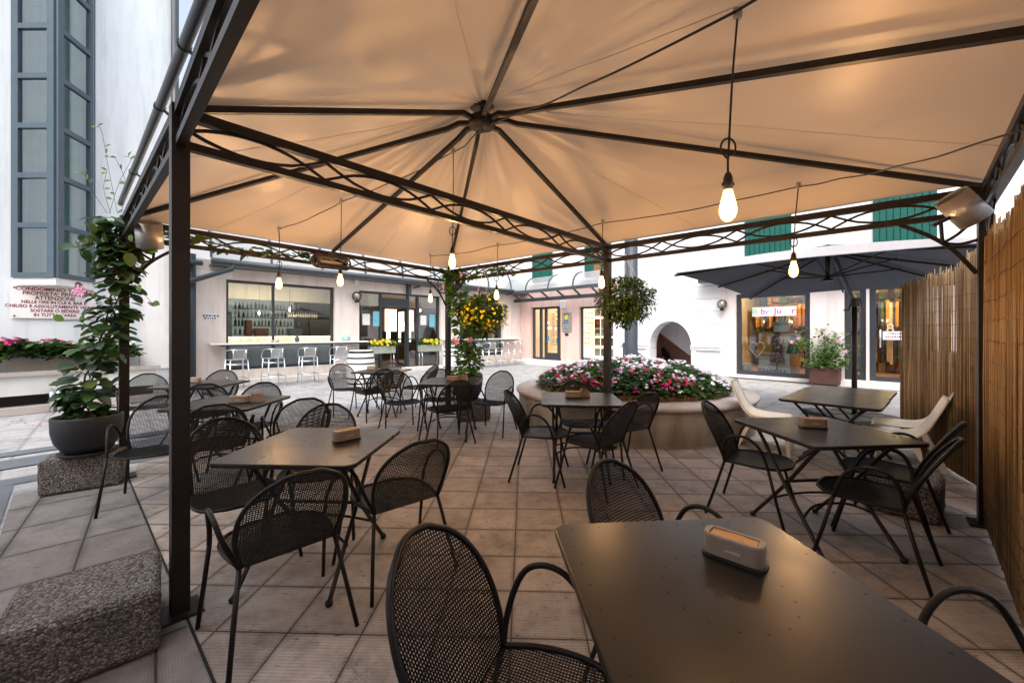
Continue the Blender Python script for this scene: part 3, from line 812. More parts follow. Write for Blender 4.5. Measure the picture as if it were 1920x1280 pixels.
# ================================================================== HEATER AND SPEAKERS
hc = D(622, 492, 5.0)
t = thing('infrared_heater', 'dark infrared heater with a rounded glass tube under the canopy edge', 'heater', hc, atan2(3.02, 2.64))
mb = MB(); L = []
for k in range(20): a = 2 * pi * k / 20; L.append((.17 * (1 if cos(a) > 0 else -1) + .075 * cos(a), 0, .075 * sin(a)))
mb.tube(L, .012, 8, True); mb.rbox((0, .05, .0), (.42, .06, .13), .02, 2); mb.box((0, .01, .10), (.10, .05, .06)); mb.build('housing', M['black'], t)
mb = MB(); mb.rbox((0, -.02, 0), (.40, .045, .12), .02, 2); mb.build('glass', M['smoke'], t)
mb = MB(); mb.tube([(-.13, -.005, 0), (.13, -.005, 0)], .009, 8); mb.build('heating_tube', m_emit('heater_element', (1, .5, .22), .35, (.3, .15, .08)), t)
def speaker(lab, c, axis, r, l):
    t = thing('speaker', lab, 'speaker', c); t.rotation_mode = 'QUATERNION'; t.rotation_quaternion = V((0, 0, 1)).rotation_difference(V(axis).normalized())
    mb = MB(); mb.lathe([(r * .9, -l / 2 + .01), (r, -l / 2), (r, l / 2), (r * .94, l / 2), (r * .94, l / 2 - .012)], 32); mb.build('shell', M['silver'], t)
    mb = MB(); mb.disc((0, 0, l / 2 - .014), r * .94, 28); mb.disc((0, 0, -l / 2 + .012), r * .9, 28); mb.build('grille', M['gutter'], t)
    mb = MB(); mb.bar((r, 0, 0), (r + .09, 0, -.02), .03, .02); mb.build('mount', M['black'], t)
speaker('silver cylinder speaker hanging at the right corner post', D(1806, 390, 2.62), (.62, -.12, -.72), .088, .215)
speaker('silver cylinder speaker half hidden by leaves at the left corner post', D(280, 440, 3.5), (-.2, .3, -.8), .095, .22)

# ================================================================== PEBBLED CONCRETE BLOCKS AND POTS
def block(lab, c, size, rz):
    t = thing('concrete_block', lab, 'concrete block', (c[0], c[1], 0), radians(rz), 'pebbled concrete weights of the gazebo')
    bm = bmesh.new(); bmesh.ops.create_cube(bm, size=1); bmesh.ops.scale(bm, vec=V(size), verts=bm.verts)
    bmesh.ops.bevel(bm, geom=list(bm.edges), offset=.032, segments=4, affect='EDGES', profile=.5)
    bmesh.ops.subdivide_edges(bm, edges=list(bm.edges), cuts=3, use_grid_fill=True)
    for v in bm.verts: v.co += V((random.uniform(-1, 1), random.uniform(-1, 1), random.uniform(-1, 1))) * .0025 + V((0, 0, size[2] / 2 + .004))
    me = bpy.data.meshes.new('body'); bm.to_mesh(me); bm.free(); me.materials.append(M['aggregate'])
    o = bpy.data.objects.new('body', me); COL.objects.link(o); o.parent = t
block('large pebbled concrete block in the bottom left corner by the near left post', (-1.87, 1.755), (.485, .46, .27), 41)
block('pebbled concrete block carrying the charcoal pot of the left climber', (-3.86, 3.61), (.52, .30, .30), 36)
block('pebbled concrete block behind the armchairs at the foot of the right post', (3.10, 3.16), (.46, .44, .27), 40)
block('small pebbled concrete block under the far potted climber', (-.62, 6.40), (.50, .40, .29), 12)
def pot(lab, c, z, r, h):
    t = thing('plant_pot', lab, 'plant pot', (c[0], c[1], z))
    mb = MB(); mb.lathe([(0, .012), (r * .58, .012), (r * .70, .04), (r * .90, h * .35), (r * .985, h * .62), (r, h * .97), (r * .985, h), (r * .93, h), (r * .92, h * .9), (r * .9, h * .88)], 40); mb.build('bowl', M['pot'], t)
    mb = MB(); mb.lathe([(0, 0), (r * .76, 0), (r * .84, .022), (r * .81, .024), (r * .74, .012), (0, .012)], 36); mb.build('saucer', M['pot'], t)
    mb = MB(); mb.disc((0, 0, h * .89), r * .91, 28); mb.build('soil', M['soil'], t)
pot('rounded charcoal pot with saucer on the pebbled block at left', (-3.83, 3.60), .307, .235, .34)
pot('dark pot on the small pebbled block at the far post', (-.72, 6.42), .297, .25, .40)

def vine(lab, segs, mats, leafL, n, spread, tend=8, fl=0, flmat=None, cat='climbing plant'):
    """segs: list of polylines the climber follows"""
    t = thing('climbing_vine', lab, cat, segs[0][0])
    o0 = V(segs[0][0]); st = MB(); lf = MB(); flw = MB()
    tot = sum(sum((V(b) - V(a)).length for a, b in zip(s[:-1], s[1:])) for s in segs)
    for s in segs:
        P = cr([V(p) - o0 for p in s], 10)
        for k in range(3):
            ph0 = random.uniform(0, 6); q = [p + V((cos(ph0 + i * .7), sin(ph0 + i * .7), 0)) * spread * .22 for i, p in enumerate(P)]
            st.tube(q, random.uniform(.004, .008), 5)
        L = sum((b - a).length for a, b in zip(P[:-1], P[1:])); m = int(n * L / tot)
        for i in range(m):
            p = random.choice(P); e = P.index(p) / max(1, len(P) - 1)
            a = random.uniform(0, 2 * pi); rr = spread * random.uniform(.15, 1) ** .7 * (1.15 - .35 * e)
            dirv = V((cos(a), sin(a), random.uniform(-.6, .35))).normalized()
            c = p + V((cos(a) * rr, sin(a) * rr, random.uniform(-.05, .05)))
            LL = leafL * random.uniform(.6, 1.2)
            lf.leaf(c, dirv + V((0, 0, random.uniform(-.5, .2))), V((random.uniform(-.5, .5), random.uniform(-.7, .2), 1)), LL, LL * random.uniform(.66, .86), random.choice([0, 0, 0, 1, 2]) if len(mats) > 2 else random.choice([0, 0, 1]), random.uniform(.05, .25))
            if random.random() < .25: st.tube([p, (p + c) / 2 + V((0, 0, .02)), c], .0025, 4, cap=False)
        for i in range(fl):
            p = random.choice(P); a = random.uniform(0, 6.28); c = p + V((cos(a), sin(a), .1)) * spread * 1.25
            flw.flower(c, V((cos(a), sin(a) - 1, .3)), leafL * .55)
    st.build('stems', M['stem'], t); lf.build('leaves', [M[m] for m in mats], t)
    if flmat: flw.build('flowers', M[flmat], t)
    return t, o0
# left climber: from the pot up the corner post and along the rails
t, o0 = vine('large leaved climbing plant rising from the charcoal pot up the left corner post',
    [[(-3.83, 3.60, .60), (-3.84, 3.62, 1.0), (-3.72, 3.66, 1.4), (-3.70, 3.72, 1.8), (-3.72, 3.76, 2.15), (-3.70, 3.76, 2.45)]],
    ['leaf_dark', 'leaf_warm', 'leaf_dark'], .125, 440, .125)
extra = MB()
for i in range(120):                                         # fuller crown at the rail and a fuller skirt at the pot
    if i < 85: c = V((-3.75 + random.gauss(0, .16), 3.76 + random.gauss(0, .13), 2.24 + random.gauss(0, .13))) - o0
    else: a = random.uniform(0, 6.28); c = V((-3.83 + .15 * cos(a), 3.6 + .15 * sin(a), .66 + random.uniform(0, .22))) - o0
    extra.leaf(c, V((random.uniform(-1, 1), random.uniform(-1, 1), random.uniform(-.9, .3))), V((random.uniform(-.5, .5), random.uniform(-.8, .2), 1)), random.uniform(.09, .16), random.uniform(.06, .11), random.choice([0, 1, 0]))
extra.build('crown_leaves', [M['leaf_dark'], M['leaf_warm']], t)
tn = MB()
for (bx, by) in ((190, 245), (218, 300), (160, 330), (245, 300), (200, 320)):
    a = D(215 + random.uniform(-15, 15), 400, 3.7) - o0; b = D(bx, by, 3.7) - o0
    P = cr([a, (a + b) / 2 + V((random.uniform(-.07, .07), 0, .03)), b, b + V((-.06, 0, .03))], 6); tn.tube(P, .0022, 4, m=0)
    for k in range(5): c = random.choice(P); tn.leaf(c, V((random.uniform(-1, 1), 0, random.uniform(-.2, .5))), V((0, -1, .3)), .06, .022, 1)
for (ax, ay, bx, by) in ((240, 560, 285, 568), (200, 610, 155, 545), (190, 640, 120, 602), (215, 470, 280, 470)):
    a = D(ax, ay, 3.6) - o0; b = D(bx, by, 3.5) - o0; P = cr([a, (a + b) / 2 + V((0, 0, .08)), b], 6); tn.tube(P, .0028, 4)
    tn.leaf(b, b - a, V((0, -1, .5)), .085, .06, 1); tn.leaf(P[6], V((-.2, 0, 1)), V((0, -1, 0)), .07, .05, 1)
tn.build('tendrils', [M['stem'], M['leaf_bright']], t)
fw = MB(); c = D(152, 541, 3.45) - o0
for k in range(5): fw.flower(c + V((random.uniform(-.03, .03), random.uniform(-.02, .0), random.uniform(-.04, .03))), V((.2, -1, .2)), .042)
c = D(285, 569, 3.5) - o0
for k in range(3): fw.flower(c + V((random.uniform(-.015, .015), 0, random.uniform(-.012, .012))), V((-.3, -.6, -.6)), .03)
fw.build('blossoms', M['fl_pale'], t)
A, B = at(P2, ZT[2] - .1), at(P5, ZT[5] - .1)
vine('garland of leaves creeping along the back rail above the bar window', [[A.lerp(B, k / 8) + V((0, -.03, .03 * sin(k * 2))) for k in range(5)]], ['leaf_warm', 'leaf_bright'], .10, 95, .09, fl=2, flmat='fl_red')
vine('dense climbing plant in the far pot, covering the far corner post',
    [[(-.74, 6.42, .66), (-.70, 6.44, 1.0), (-.74, 6.5, 1.35), (-.82, 6.6, 1.7), (-.92, 6.72, 2.05), (-1.02, 6.8, 2.4)]],
    ['leaf_bright', 'leaf_dark', 'leaf_bright'], .10, 950, .18, fl=7, flmat='fl_pale')
A, B = at(P5, ZT[5] - .1), at(P3, ZT[3] - .1)
vine('loose trails of leaves on the back rail above the yellow basket', [[A.lerp(B, k / 10) + V((0, -.02, .04 * sin(k * 2.2))) for k in range(6)]], ['leaf_warm', 'leaf_bright'], .10, 90, .11, fl=3, flmat='fl_pale')

# ================================================================== HANGING BASKETS
def basket(lab, c, rx, rz_, n, leafL, mats, fmats, nf, hang, gap=.25):
    t = thing('hanging_basket', lab, 'hanging basket', c)
    lf = MB(); fl = MB(); st = MB()
    for i in range(n):
        d = V((random.gauss(0, 1), random.gauss(0, 1), random.gauss(0, 1))).normalized(); r = random.uniform(.35, 1.08) ** .6
        p = V((d.x * rx * r, d.y * rx * r, d.z * rz_ * r)); w = .5 + .5 * sin(7 * d.x + 3) * sin(6 * d.z + 1)
        if r > .85 and w < gap: continue
        if d.z < -.3: p.z *= random.uniform(1, 1.35)
        L = leafL * random.uniform(.6, 1.3)
        lf.leaf(p, d + V((random.uniform(-.6, .6), random.uniform(-.6, .6), random.uniform(-.9, .3))), d + V((0, 0, 1)), L, L * .5, random.choice(range(len(mats))))
    for i in range(nf):
        d = V((random.gauss(0, 1), random.gauss(-.4, .9), random.gauss(-.25, .8))).normalized(); r = random.uniform(.95, 1.3 if d.z < .3 else 1.1)
        fl.flower(V((d.x * rx * r, d.y * rx * r, d.z * rz_ * r)), d + V((0, -.4, .1)), leafL * random.uniform(.34, .5), random.choice(range(len(fmats))))
    for k in range(5): a = 2 * pi * k / 5; st.tube([V((rx * .55 * cos(a), rx * .55 * sin(a), rz_ * .6)), V((0, 0, hang))], .0018, 4)
    lf.build('foliage', [M[m] for m in mats], t); fl.build('flowers', [M[m] for m in fmats], t); st.build('strings', M['sign'], t)
    mb = MB(); mb.lathe([(0, -.16), (.10, -.16), (.15, .02), (.155, .03), (.14, .02)], 18); mb.build('bowl', M['soil'], t)
basket('hanging basket full of yellow flowers in front of the right bar window', D(908, 588, 6.15), .33, .28, 3600, .055, ['leaf_bright', 'leaf_warm', 'leaf_dark'], ['fl_yellow'], 120, .72)
basket('leafy green hanging basket with few purple flowers beside the middle right post', D(1173, 562, 4.85), .34, .25, 4200, .045, ['leaf_bright', 'leaf_dark', 'leaf_warm'], ['fl_purple', 'fl_purple', 'fl_purple', 'fl_purple', 'fl_pale'], 30, .55)

# ================================================================== ROUND FLOWER PLANTER
PC = V((1.906, 6.52, 0)); PR = 1.81
t = thing('round_planter', 'large round concrete planter with a pale stone rim', 'planter', PC)
mb = MB(); mb.lathe([(PR - .03, .0), (PR - .03, .03), (PR - .02, .04), (PR - .02, .43)], 96); mb.build('wall', M['planter'], t)
mb = MB(); mb.lathe([(PR - .03, .43), (PR + .01, .432), (PR + .025, .45), (PR + .025, .475), (PR + .01, .492), (PR - .36, .50), (PR - .38, .48), (PR - .38, .36)], 96)
mb.build('rim', M['rim'], t)
mb = MB()
for k in range(150):
    a = 2 * pi * k / 150; r = PR - .395; mb.bar((r * cos(a), r * sin(a), .34), (r * cos(a), r * sin(a), .565 + random.uniform(-.012, .012)), .052, .018, 0, V((cos(a), sin(a), 0)))
mb.build('wooden_edging', M['wood'], t)
mb = MB(); mb.disc((0, 0, .44), PR - .40, 48); mb.build('soil', M['soil'], t)
def flowerbed(name, lab, loc, spots, hfun, nleaf, nfl, leafL, flR, fmats, rz=0):
    """bushy bedding plants: leaf whorls over a mound, blossoms on the surface"""
    t = thing(name, lab, 'flower bed', loc, rz); lf = MB(); fl = MB()
    for i in range(nleaf):
        x, y = spots(); h = hfun(x, y); z = h * random.uniform(.35, 1.0) ** .55
        a = random.uniform(0, 6.28); L = leafL * random.uniform(.7, 1.25)
        lf.leaf((x, y, z), (cos(a), sin(a), random.uniform(-.35, .55)), (random.uniform(-.3, .3), random.uniform(-.3, .3), 1), L, L * .42, random.choice([0, 0, 0, 1, 2]))
    for i in range(nfl):
        x, y = spots()
        while sin(5.3 * x + 2 * sin(3 * y)) * sin(4.7 * y + 1.3) < random.uniform(-1.0, .35): x, y = spots()
        m = fmats(x, y)
        for k in range(random.choice([1, 2, 2, 3])):
            xx, yy = x + random.uniform(-.03, .03), y + random.uniform(-.03, .03)
            fl.flower((xx, yy, hfun(xx, yy) * random.uniform(.93, 1.05) + .012), (random.uniform(-.4, .4), random.uniform(-.8, .1), .8), flR * random.uniform(.8, 1.2), m)
    lf.build('foliage', [M['leaf_dark'], M['leaf_bright'], M['leaf_warm']], t)
    fl.build('blossoms', [M['fl_white'], M['fl_pale'], M['fl_red'], M['fl_pink'], M['fl_lilac']], t)
M['fl_lilac'] = m_simple('petal_lilac', (.58, .50, .70), .7, 0, .2, .12, 30)
def s1():
    while True:
        x, y = random.uniform(-1.5, 1.5), random.uniform(-1.5, 1.5)
        if x * x + y * y < 1.46 ** 2: return x, y
def h1(x, y):
    r = sqrt(x * x + y * y) / 1.48; return .12 + .36 * max(0.0, 1 - r ** 2.4) ** .8 + .035 * sin(5.1 * x + 1) * sin(4.3 * y) + .02 * sin(13 * x) * sin(11 * y)
def f1(x, y):
    v = -.25 * x - 1.0 * y + random.gauss(0, .28)              # crimson at the near edge, white and lilac behind
    if x < -.95 and random.random() < .5: return 2
    if v > 1.05: return random.choice([2, 2, 3, 1, 2])
    return random.choice([0, 0, 4, 4, 4, 0, 0, 0, 1])
flowerbed('impatiens_bed', 'mound of white, lilac and crimson flowers filling the round planter', PC + V((0, 0, .455)), s1, h1, 15000, 700, .088, .024, f1)

# ================================================================== CANTILEVER UMBRELLA
t = thing('umbrella', 'large square dark grey parasol in front of the children clothes shop', 'umbrella', (5.50, 6.40, 0))
o0 = V((5.50, 6.40, 0))
NL, NR, FR, FL = V((2.53, 6.20, 2.30)), V((4.83, 4.05, 2.30)), V((7.25, 6.35, 2.14)), V((5.05, 8.45, 2.12))
TOP = V((4.96, 6.26, 2.76)); C4 = [NL, NR, FR, FL]
mb = MB(); va = MB(); rb = MB()
for k in range(4):
    a, b = C4[k], C4[(k + 1) % 4]; m = (a + b) / 2 + V((0, 0, .035))
    for (p, q) in ((a, m), (m, b)):
        vs = []; fs = []
        for i in range(9):
            for j in range(7):
                r, u = i / 8, j / 6; vs.append((TOP.lerp(p.lerp(q, u), r) - V((0, 0, .03 * sin(pi * u) * sin(pi * r)))) - o0)
        for i in range(8):
            for j in range(6): fs.append((i * 7 + j, i * 7 + j + 1, i * 7 + j + 8, i * 7 + j + 7))
        mb.add(vs, fs, 0, True)
    n = V((a - b).cross(V((0, 0, 1)))).normalized()
    for (p, q) in ((a, m), (m, b)):
        P = [p.lerp(q, j / 6) for j in range(7)]; va.add([x - o0 for x in P] + [x - o0 + V((0, 0, -.02)) + n * .0 for x in P], [(j, j + 1, j + 8, j + 7) for j in range(6)], 0)
    h0 = TOP + V((0, 0, -.12))
    for p in (a, m):
        rb.bar(h0 - o0, p - o0 + V((0, 0, -.035)), .022, .030)
        s = TOP.lerp(p, .52) + V((0, 0, -.05)); rb.bar(V((TOP.x, TOP.y, 2.25)) - o0, s - o0, .014, .02)
mb.build('canopy', M['umb'], t); rb.build('ribs', M['steel'], t)
mb = MB()                                                       # pale top flap of the near side and small vent
for k in range(4):
    a, b = C4[k], C4[(k + 1) % 4]; n = 10; A = []; B = []
    for j in range(n + 1):
        p = a.lerp(b, j / n) + V((0, 0, .035 * sin(pi * j / n) + .004)); A.append(p - o0); B.append(p.lerp(TOP, .0) - o0 + V((0, 0, .045 + .07 * sin(pi * j / n) ** .6)))
    mb.add(A + B, [(j, j + 1, n + 2 + j, n + 1 + j) for j in range(n)], 0)
mb.build('valance', M['umbvalance'], t)
mb = MB(); mb.tube([V((TOP.x, TOP.y, 2.20)) - o0, TOP - o0], .035, 12); mb.lathe([(0, 0), (.075, 0), (.08, .02), (.05, .04), (0, .04)], 16, 0, Matrix.Translation(V((TOP.x, TOP.y, 2.19)) - o0)); mb.build('hub', M['steel'], t)
mb = MB(); mb.tube([(0, 0, .0), (0, 0, 1.88)], .036, 14); mb.build('pole', M['steel'], t)
mb = MB(); mb.bar((.0, 0, 1.84), (-.28, .05, 2.62), .035, .05); mb.build('strut', M['greyalu'], t)
mb = MB(); mb.rbox((0, -.01, 1.86), (.10, .10, .13), .02, 2); mb.tube([(-.05, -.04, 1.84), (-.11, -.05, 1.82), (-.13, -.05, 1.74), (-.21, -.05, 1.735)], .012, 8); mb.tube([(.06, -.02, 1.93), (.10, -.02, 1.85), (.07, -.03, 1.76)], .008, 6)
mb.build('crank', M['black'], t)
mb = MB()
for (x, y) in ((-.26, -.26), (.26, -.26), (-.26, .26), (.26, .26)): mb.rbox((x, y, .04), (.48, .48, .07), .01, 1)
mb.build('base', M['pot'], t)

# ================================================================== CANE FENCES
def cane(lab, a, b, ztop, dens, ragged, gapf=None, layers=2):
    t = thing('cane_fence', lab, 'cane screen', a); o0 = V(a); d = V(b) - V(a); L = d.length; d.normalize(); n = V((d.y, -d.x, 0)); mb = MB(); wr = MB()
    for ly in range(layers):
        k = int(L * dens)
        for i in range(k):
            s = (i + random.random()) / k * L; z1 = ztop(s / L) + random.gauss(0, ragged); r = random.uniform(.0028, .0058); z0 = .02
            if gapf and random.random() < gapf(s / L): z1 = 1.18 + random.uniform(-.02, .02)
            ln = random.gauss(0, .018); off = n * (ly * .012 + random.uniform(-.006, .006)); zm = (z0 + z1) / 2
            mb.tube([d * s + off + V((0, 0, z0)), d * (s + ln * .4 + random.uniform(-.006, .006)) + off + n * random.uniform(-.006, .006) + V((0, 0, zm)), d * (s + ln) + off + V((0, 0, z1))], [r, r, r * .75], 5)
    for z in [.12 + .135 * k for k in range(14)]:
        for q in (-.016, .022):
            P = [d * (L * j / 24) + n * (q + random.uniform(-.003, .003)) + V((0, 0, z + random.uniform(-.012, .012))) for j in range(25)]; wr.tube(P, .0016, 4)
    mb.build('reeds', M['cane'], t); wr.build('wires', M['steel'], t)
    return t
cane('tall cane screen at the right edge, beside the right corner post', (3.56, 3.00, 0), (2.05, 1.50, 0), lambda u: 2.02 - .0 * u + .05 * sin(u * 9), 165, .035)
cane('cane screen behind the cream chairs, see-through in its upper half', (4.15, 3.55, 0), (4.98, 5.10, 0), lambda u: 1.97 + .06 * (1 - u) if u > .1 else 2.1, 150, .03, lambda u: .50 if u > .22 else 0)
cane('narrow cane screen closing the gap beside the right corner post', (3.62, 3.05, 0), (4.13, 3.52, 0), lambda u: 2.06, 170, .03)
def scribble(mb, x0, x1, z, y, h, m=0, seed=1):
    r = random.Random(seed); x = x0
    while x < x1:
        w = r.uniform(.4, 1.0) * h; mb.box((x + w / 2, y, z), (w, .002, h * r.uniform(.6, 1)), m); x += w + h * .35
# ================================================================== GROUND
def sheet(name, poly, z, mat):
    mb = MB(); mb.add([(x, y, z) for x, y in poly], [list(range(len(poly)))]); o = mb.build(name, mat); tag(o, kind='structure'); return o
sheet('ground', [(-90, -60), (90, -60), (90, 90), (-90, 90)], -.008, M['paving'])
sheet('terrace_tiles', [(-3.52, 3.68), (-1.21, 1.61), (.6, -.02), (1.4, -1.0), (3.0, -.4), (3.35, 1.6), (3.75, 2.6), (4.2, 3.4), (5.05, 5.2), (4.2, 6.6), (3.4, 7.6), (.5, 7.9), (-1.0, 8.0), (-2.6, 7.0), (-4.6, 5.0)], -.004, M['tiles'])
e = V((.745, -.667, 0)); nn = V((-.667, -.745, 0)); s0 = V((-3.52, 3.68, 0))
def strip(a, b, w0, w1): return [tuple((s0 + e * k + nn * w)[:2]) for k, w in ((a, w0), (b, w0), (b, w1), (a, w1))]
sheet('slab_path', strip(-.38, 8, .012, .70), 0.0, M['slabs'])
sheet('drain_joint', strip(-.38, 8, -.004, .008), 0.0, M['darkhole'])
sheet('grey_band', strip(-.75, 8, .72, 3.2), 0.0, M['asphalt'])
# grey cross bands of the lane between the terrace and the white house
for a, b, w0, w1 in ((-1.00, -.76, -.6, 3.2), (-1.9, -1.45, -1.2, .9), (-2.35, -2.1, -1.4, 3.4), (-1.44, -1.0, .95, 2.3)):
    sheet('grey_band', strip(a, b, w0, w1), 0.0 + .004 * (a < -1.4), M['asphalt'])
mb = MB()
for i in range(13):
    p = G(random.uniform(0, 110), random.uniform(786, 800)); mb.flower((p.x, p.y, .012), (random.uniform(-.4, .4), -.3, 1), random.uniform(.014, .026), random.choice([0, 0, 1]), 4)
tag(mb.build('fallen_petals', [M['fl_pink'], M['leaf_warm']]), 'fallen magenta petals on the paving below the left flower trough', 'petals', kind='stuff')

# ================================================================== FACADE PLANES
class Plane:
    def __init__(s, o, u):
        s.o = V((o[0], o[1], 0)); s.u = V((u[0], u[1], 0)).normalized(); s.n = V((s.u.y, -s.u.x, 0))     # n points to the viewer's side
        s.ang = atan2(s.u.y, s.u.x)
    def s(s_, px, off=0.0):
        k = (px - 960) / F; o = s_.o + s_.n * off
        return (k * o.y - o.x) / (s_.u.x - k * s_.u.y)
    def z(s_, px, py, off=0.0):
        p = s_.o + s_.n * off + s_.u * s_.s(px, off); return H + (HOR - py) * p.y / F
    def pt(s_, s, z, off=0.0): return s_.o + s_.u * s + s_.n * off + V((0, 0, z))
    def root(s_, name, lab, cat, group=None): return thing(name, lab, cat, s_.o, s_.ang, group)   # local x along the wall, local -y to the viewer
def wall(mb, s0, s1, z0, z1, holes, y=0.0, depth=.22, m=0):
    """wall in local coordinates (x = along, -y = front) with rectangular openings and their reveals"""
    xs = sorted({s0, s1, *[h[0] for h in holes], *[h[1] for h in holes]}); zs = sorted({z0, z1, *[h[2] for h in holes], *[h[3] for h in holes]})
    xs = [x for x in xs if s0 <= x <= s1]; zs = [z for z in zs if z0 <= z <= z1]
    for i in range(len(xs) - 1):
        for j in range(len(zs) - 1):
            cx, cz = (xs[i] + xs[i + 1]) / 2, (zs[j] + zs[j + 1]) / 2
            if any(h[0] < cx < h[1] and h[2] < cz < h[3] for h in holes): continue
            a, b, c, d = xs[i], xs[i + 1], zs[j], zs[j + 1]
            mb.quad((a, y, c), (b, y, c), (b, y, d), (a, y, d), m); mb.quad((b, y + depth, c), (a, y + depth, c), (a, y + depth, d), (b, y + depth, d), m)
    for (a, b, c, d) in holes:
        mb.quad((a, y, c), (a, y, d), (a, y + depth, d), (a, y + depth, c), m); mb.quad((b, y, d), (b, y, c), (b, y + depth, c), (b, y + depth, d), m)
        mb.quad((a, y, d), (b, y, d), (b, y + depth, d), (a, y + depth, d), m); mb.quad((b, y, c), (a, y, c), (a, y + depth, c), (b, y + depth, c), m)
    mb.quad((s0, y, z1), (s1, y, z1), (s1, y + depth, z1), (s0, y + depth, z1), m)
    mb.quad((s0, y, z0), (s0, y, z1), (s0, y + depth, z1), (s0, y + depth, z0), m); mb.quad((s1, y, z1), (s1, y, z0), (s1, y + depth, z0), (s1, y + depth, z1), m)
def frame(mb, a, b, c, d, y, w=.06, dep=.06, m=0):
    for (x0, x1, z0, z1) in ((a, a + w, c, d), (b - w, b, c, d), (a + w, b - w, c, c + w), (a + w, b - w, d - w, d)):
        mb.box(((x0 + x1) / 2, y, (z0 + z1) / 2), (x1 - x0, dep, z1 - z0), m)
def vault(parent, name, s0, s1, y0, zb, r, n, mat_rib):
    """half barrel glazing between the gutter and the wall behind"""
    g = MB(); rbm = MB(); K = 8
    arc = [(y0 + r * 1.1 * (1 - cos(pi / 2 * k / K)), zb + r * sin(pi / 2 * k / K)) for k in range(K + 1)]
    for (ya, za), (yb, zb_) in zip(arc[:-1], arc[1:]): g.quad((s0, ya, za), (s1, ya, za), (s1, yb, zb_), (s0, yb, zb_))
    for k in range(n + 1):
        x = s0 + (s1 - s0) * k / n
        for (ya, za), (yb, zb_) in zip(arc[:-1], arc[1:]): rbm.bar((x, ya, za + .01), (x, yb, zb_ + .01), .05, .05)
    g.build('glazing', M['poly'], parent, True); rbm.build('roof_rib', M['greyalu'], parent)

# ------------------------------------------------------------------ BAR HOUSE
BP = Plane((-7.44, 10.35), (7.82, 8.0))
bar = BP.root('bar_house', 'cream bar house with large window, glazed door and anthracite gutter', 'building')
bs = BP.s
sL, sR = bs(352), bs(976)
w1 = (bs(424), bs(628), .38, 2.76); dr = (bs(673.5), bs(826), .10, 2.73); w2 = (bs(862), bs(943), .38, 2.52)
mb = MB(); wall(mb, sL, sR, 0, 3.22, [w1, dr, w2], 0, .28); mb.build('wall', M['wall_cream'], bar)
mb = MB(); mb.box(((sL + sR) / 2, -.20, .07), (sR - sL, .40, .14)); mb.box(((dr[0] + dr[1]) / 2, -.22, .06), (dr[1] - dr[0] + .3, .55, .12)); mb.build('step', M['marble'], bar)
mb = MB(); mb.box(((sL + sR) / 2, 2.2, 5.0), (sR - sL + 4, .3, 5.2)); mb.build('upper_wall', M['wall_white'], bar)
mb = MB(); g0 = bs(392) ; mb.box(((g0 + sR + .4) / 2, -.30, 3.16), (sR + .4 - g0, .16, .13)); mb.box(((g0 + sR + .4) / 2, -.20, 3.06), (sR + .4 - g0, .5, .05)); mb.tube([(g0 - .02, -.42, 3.14), (sR + .45, -.42, 3.14)], .075, 12)
mb.build('gutter', M['gutter'], bar)
vault(bar, 'vault', g0, sR + .4, -.30, 3.23, 1.15, 9, M['greyalu'])
def window_unit(parent, h, y, mull=(), lower=None, w=.07, glass='glass'):
    f = MB(); frame(f, h[0], h[1], h[2], h[3], y, w, .08)
    for x in mull: f.box((x, y, (h[2] + h[3]) / 2), (.06, .07, h[3] - h[2] - 2 * w))
    o = f.build('window', M['frame'], parent)
    g = MB(); z0 = lower if lower else h[2] + w
    g.quad((h[0] + w, y + .01, z0), (h[1] - w, y + .01, z0), (h[1] - w, y + .01, h[3] - w), (h[0] + w, y + .01, h[3] - w)); g.build('pane', M[glass], o)
    if lower:
        g = MB(); g.box(((h[0] + h[1]) / 2, y + .01, (h[2] + w + lower) / 2), (h[1] - h[0] - 2 * w, .03, lower - h[2] - w)); g.build('panel', M['panel'], o)
    return o
window_unit(bar, w1, .16, [bs(515)], 1.02); window_unit(bar, w2, .16, [], 1.02)
# door group: left pane, open doorway, side leaf, right pane
f = MB(); y = .14; d0, d1, z0, z1 = dr
frame(f, d0, d1, z0, z1, y, .07, .09)
xa, xb, xc = bs(717), bs(768), bs(786)
for x in (xa, xb, xc): f.box((x, y, (z0 + z1) / 2), (.085, .085, z1 - z0 - .14))
f.box(((xa + xb) / 2, y, 2.40), (xb - xa - .085, .08, .30)); f.box(((d0 + xa) / 2, y, .95), (xa - d0 - .16, .05, .05)); f.box(((xc + d1) / 2, y, .95), (d1 - xc - .16, .05, .05))
dw = f.build('door_frame', M['frame'], bar)
g = MB()
for (a, b, c, d) in ((d0 + .07, xa - .043, z0 + .07, z1 - .07), (xc + .043, d1 - .07, z0 + .07, z1 - .07), (xb + .043, xc - .043, z0 + .07, z1 - .07)): g.quad((a, y + .01, c), (b, y + .01, c), (b, y + .01, d), (a, y + .01, d))
g.build('pane', M['glass'], dw)
f = MB(); Mx = Matrix.Translation((xb - .05, y + .05, 0)) @ Matrix.Rotation(radians(80), 4, 'Z')
for (x0, x1, zz0, zz1) in ((0, .08, .12, 2.22), (.78, .86, .12, 2.22), (.08, .78, .12, .26), (.08, .78, 2.12, 2.22)): f.box(((x0 + x1) / 2, 0, (zz0 + zz1) / 2), (x1 - x0, .05, zz1 - zz0), 0, Mx)
o = f.build('door', M['frame'], bar); f = MB(); f.tube([Mx @ V((.74, -.05, .9)), Mx @ V((.74, -.05, 1.4))], .015, 8); f.build('handle', M['alu'], o)
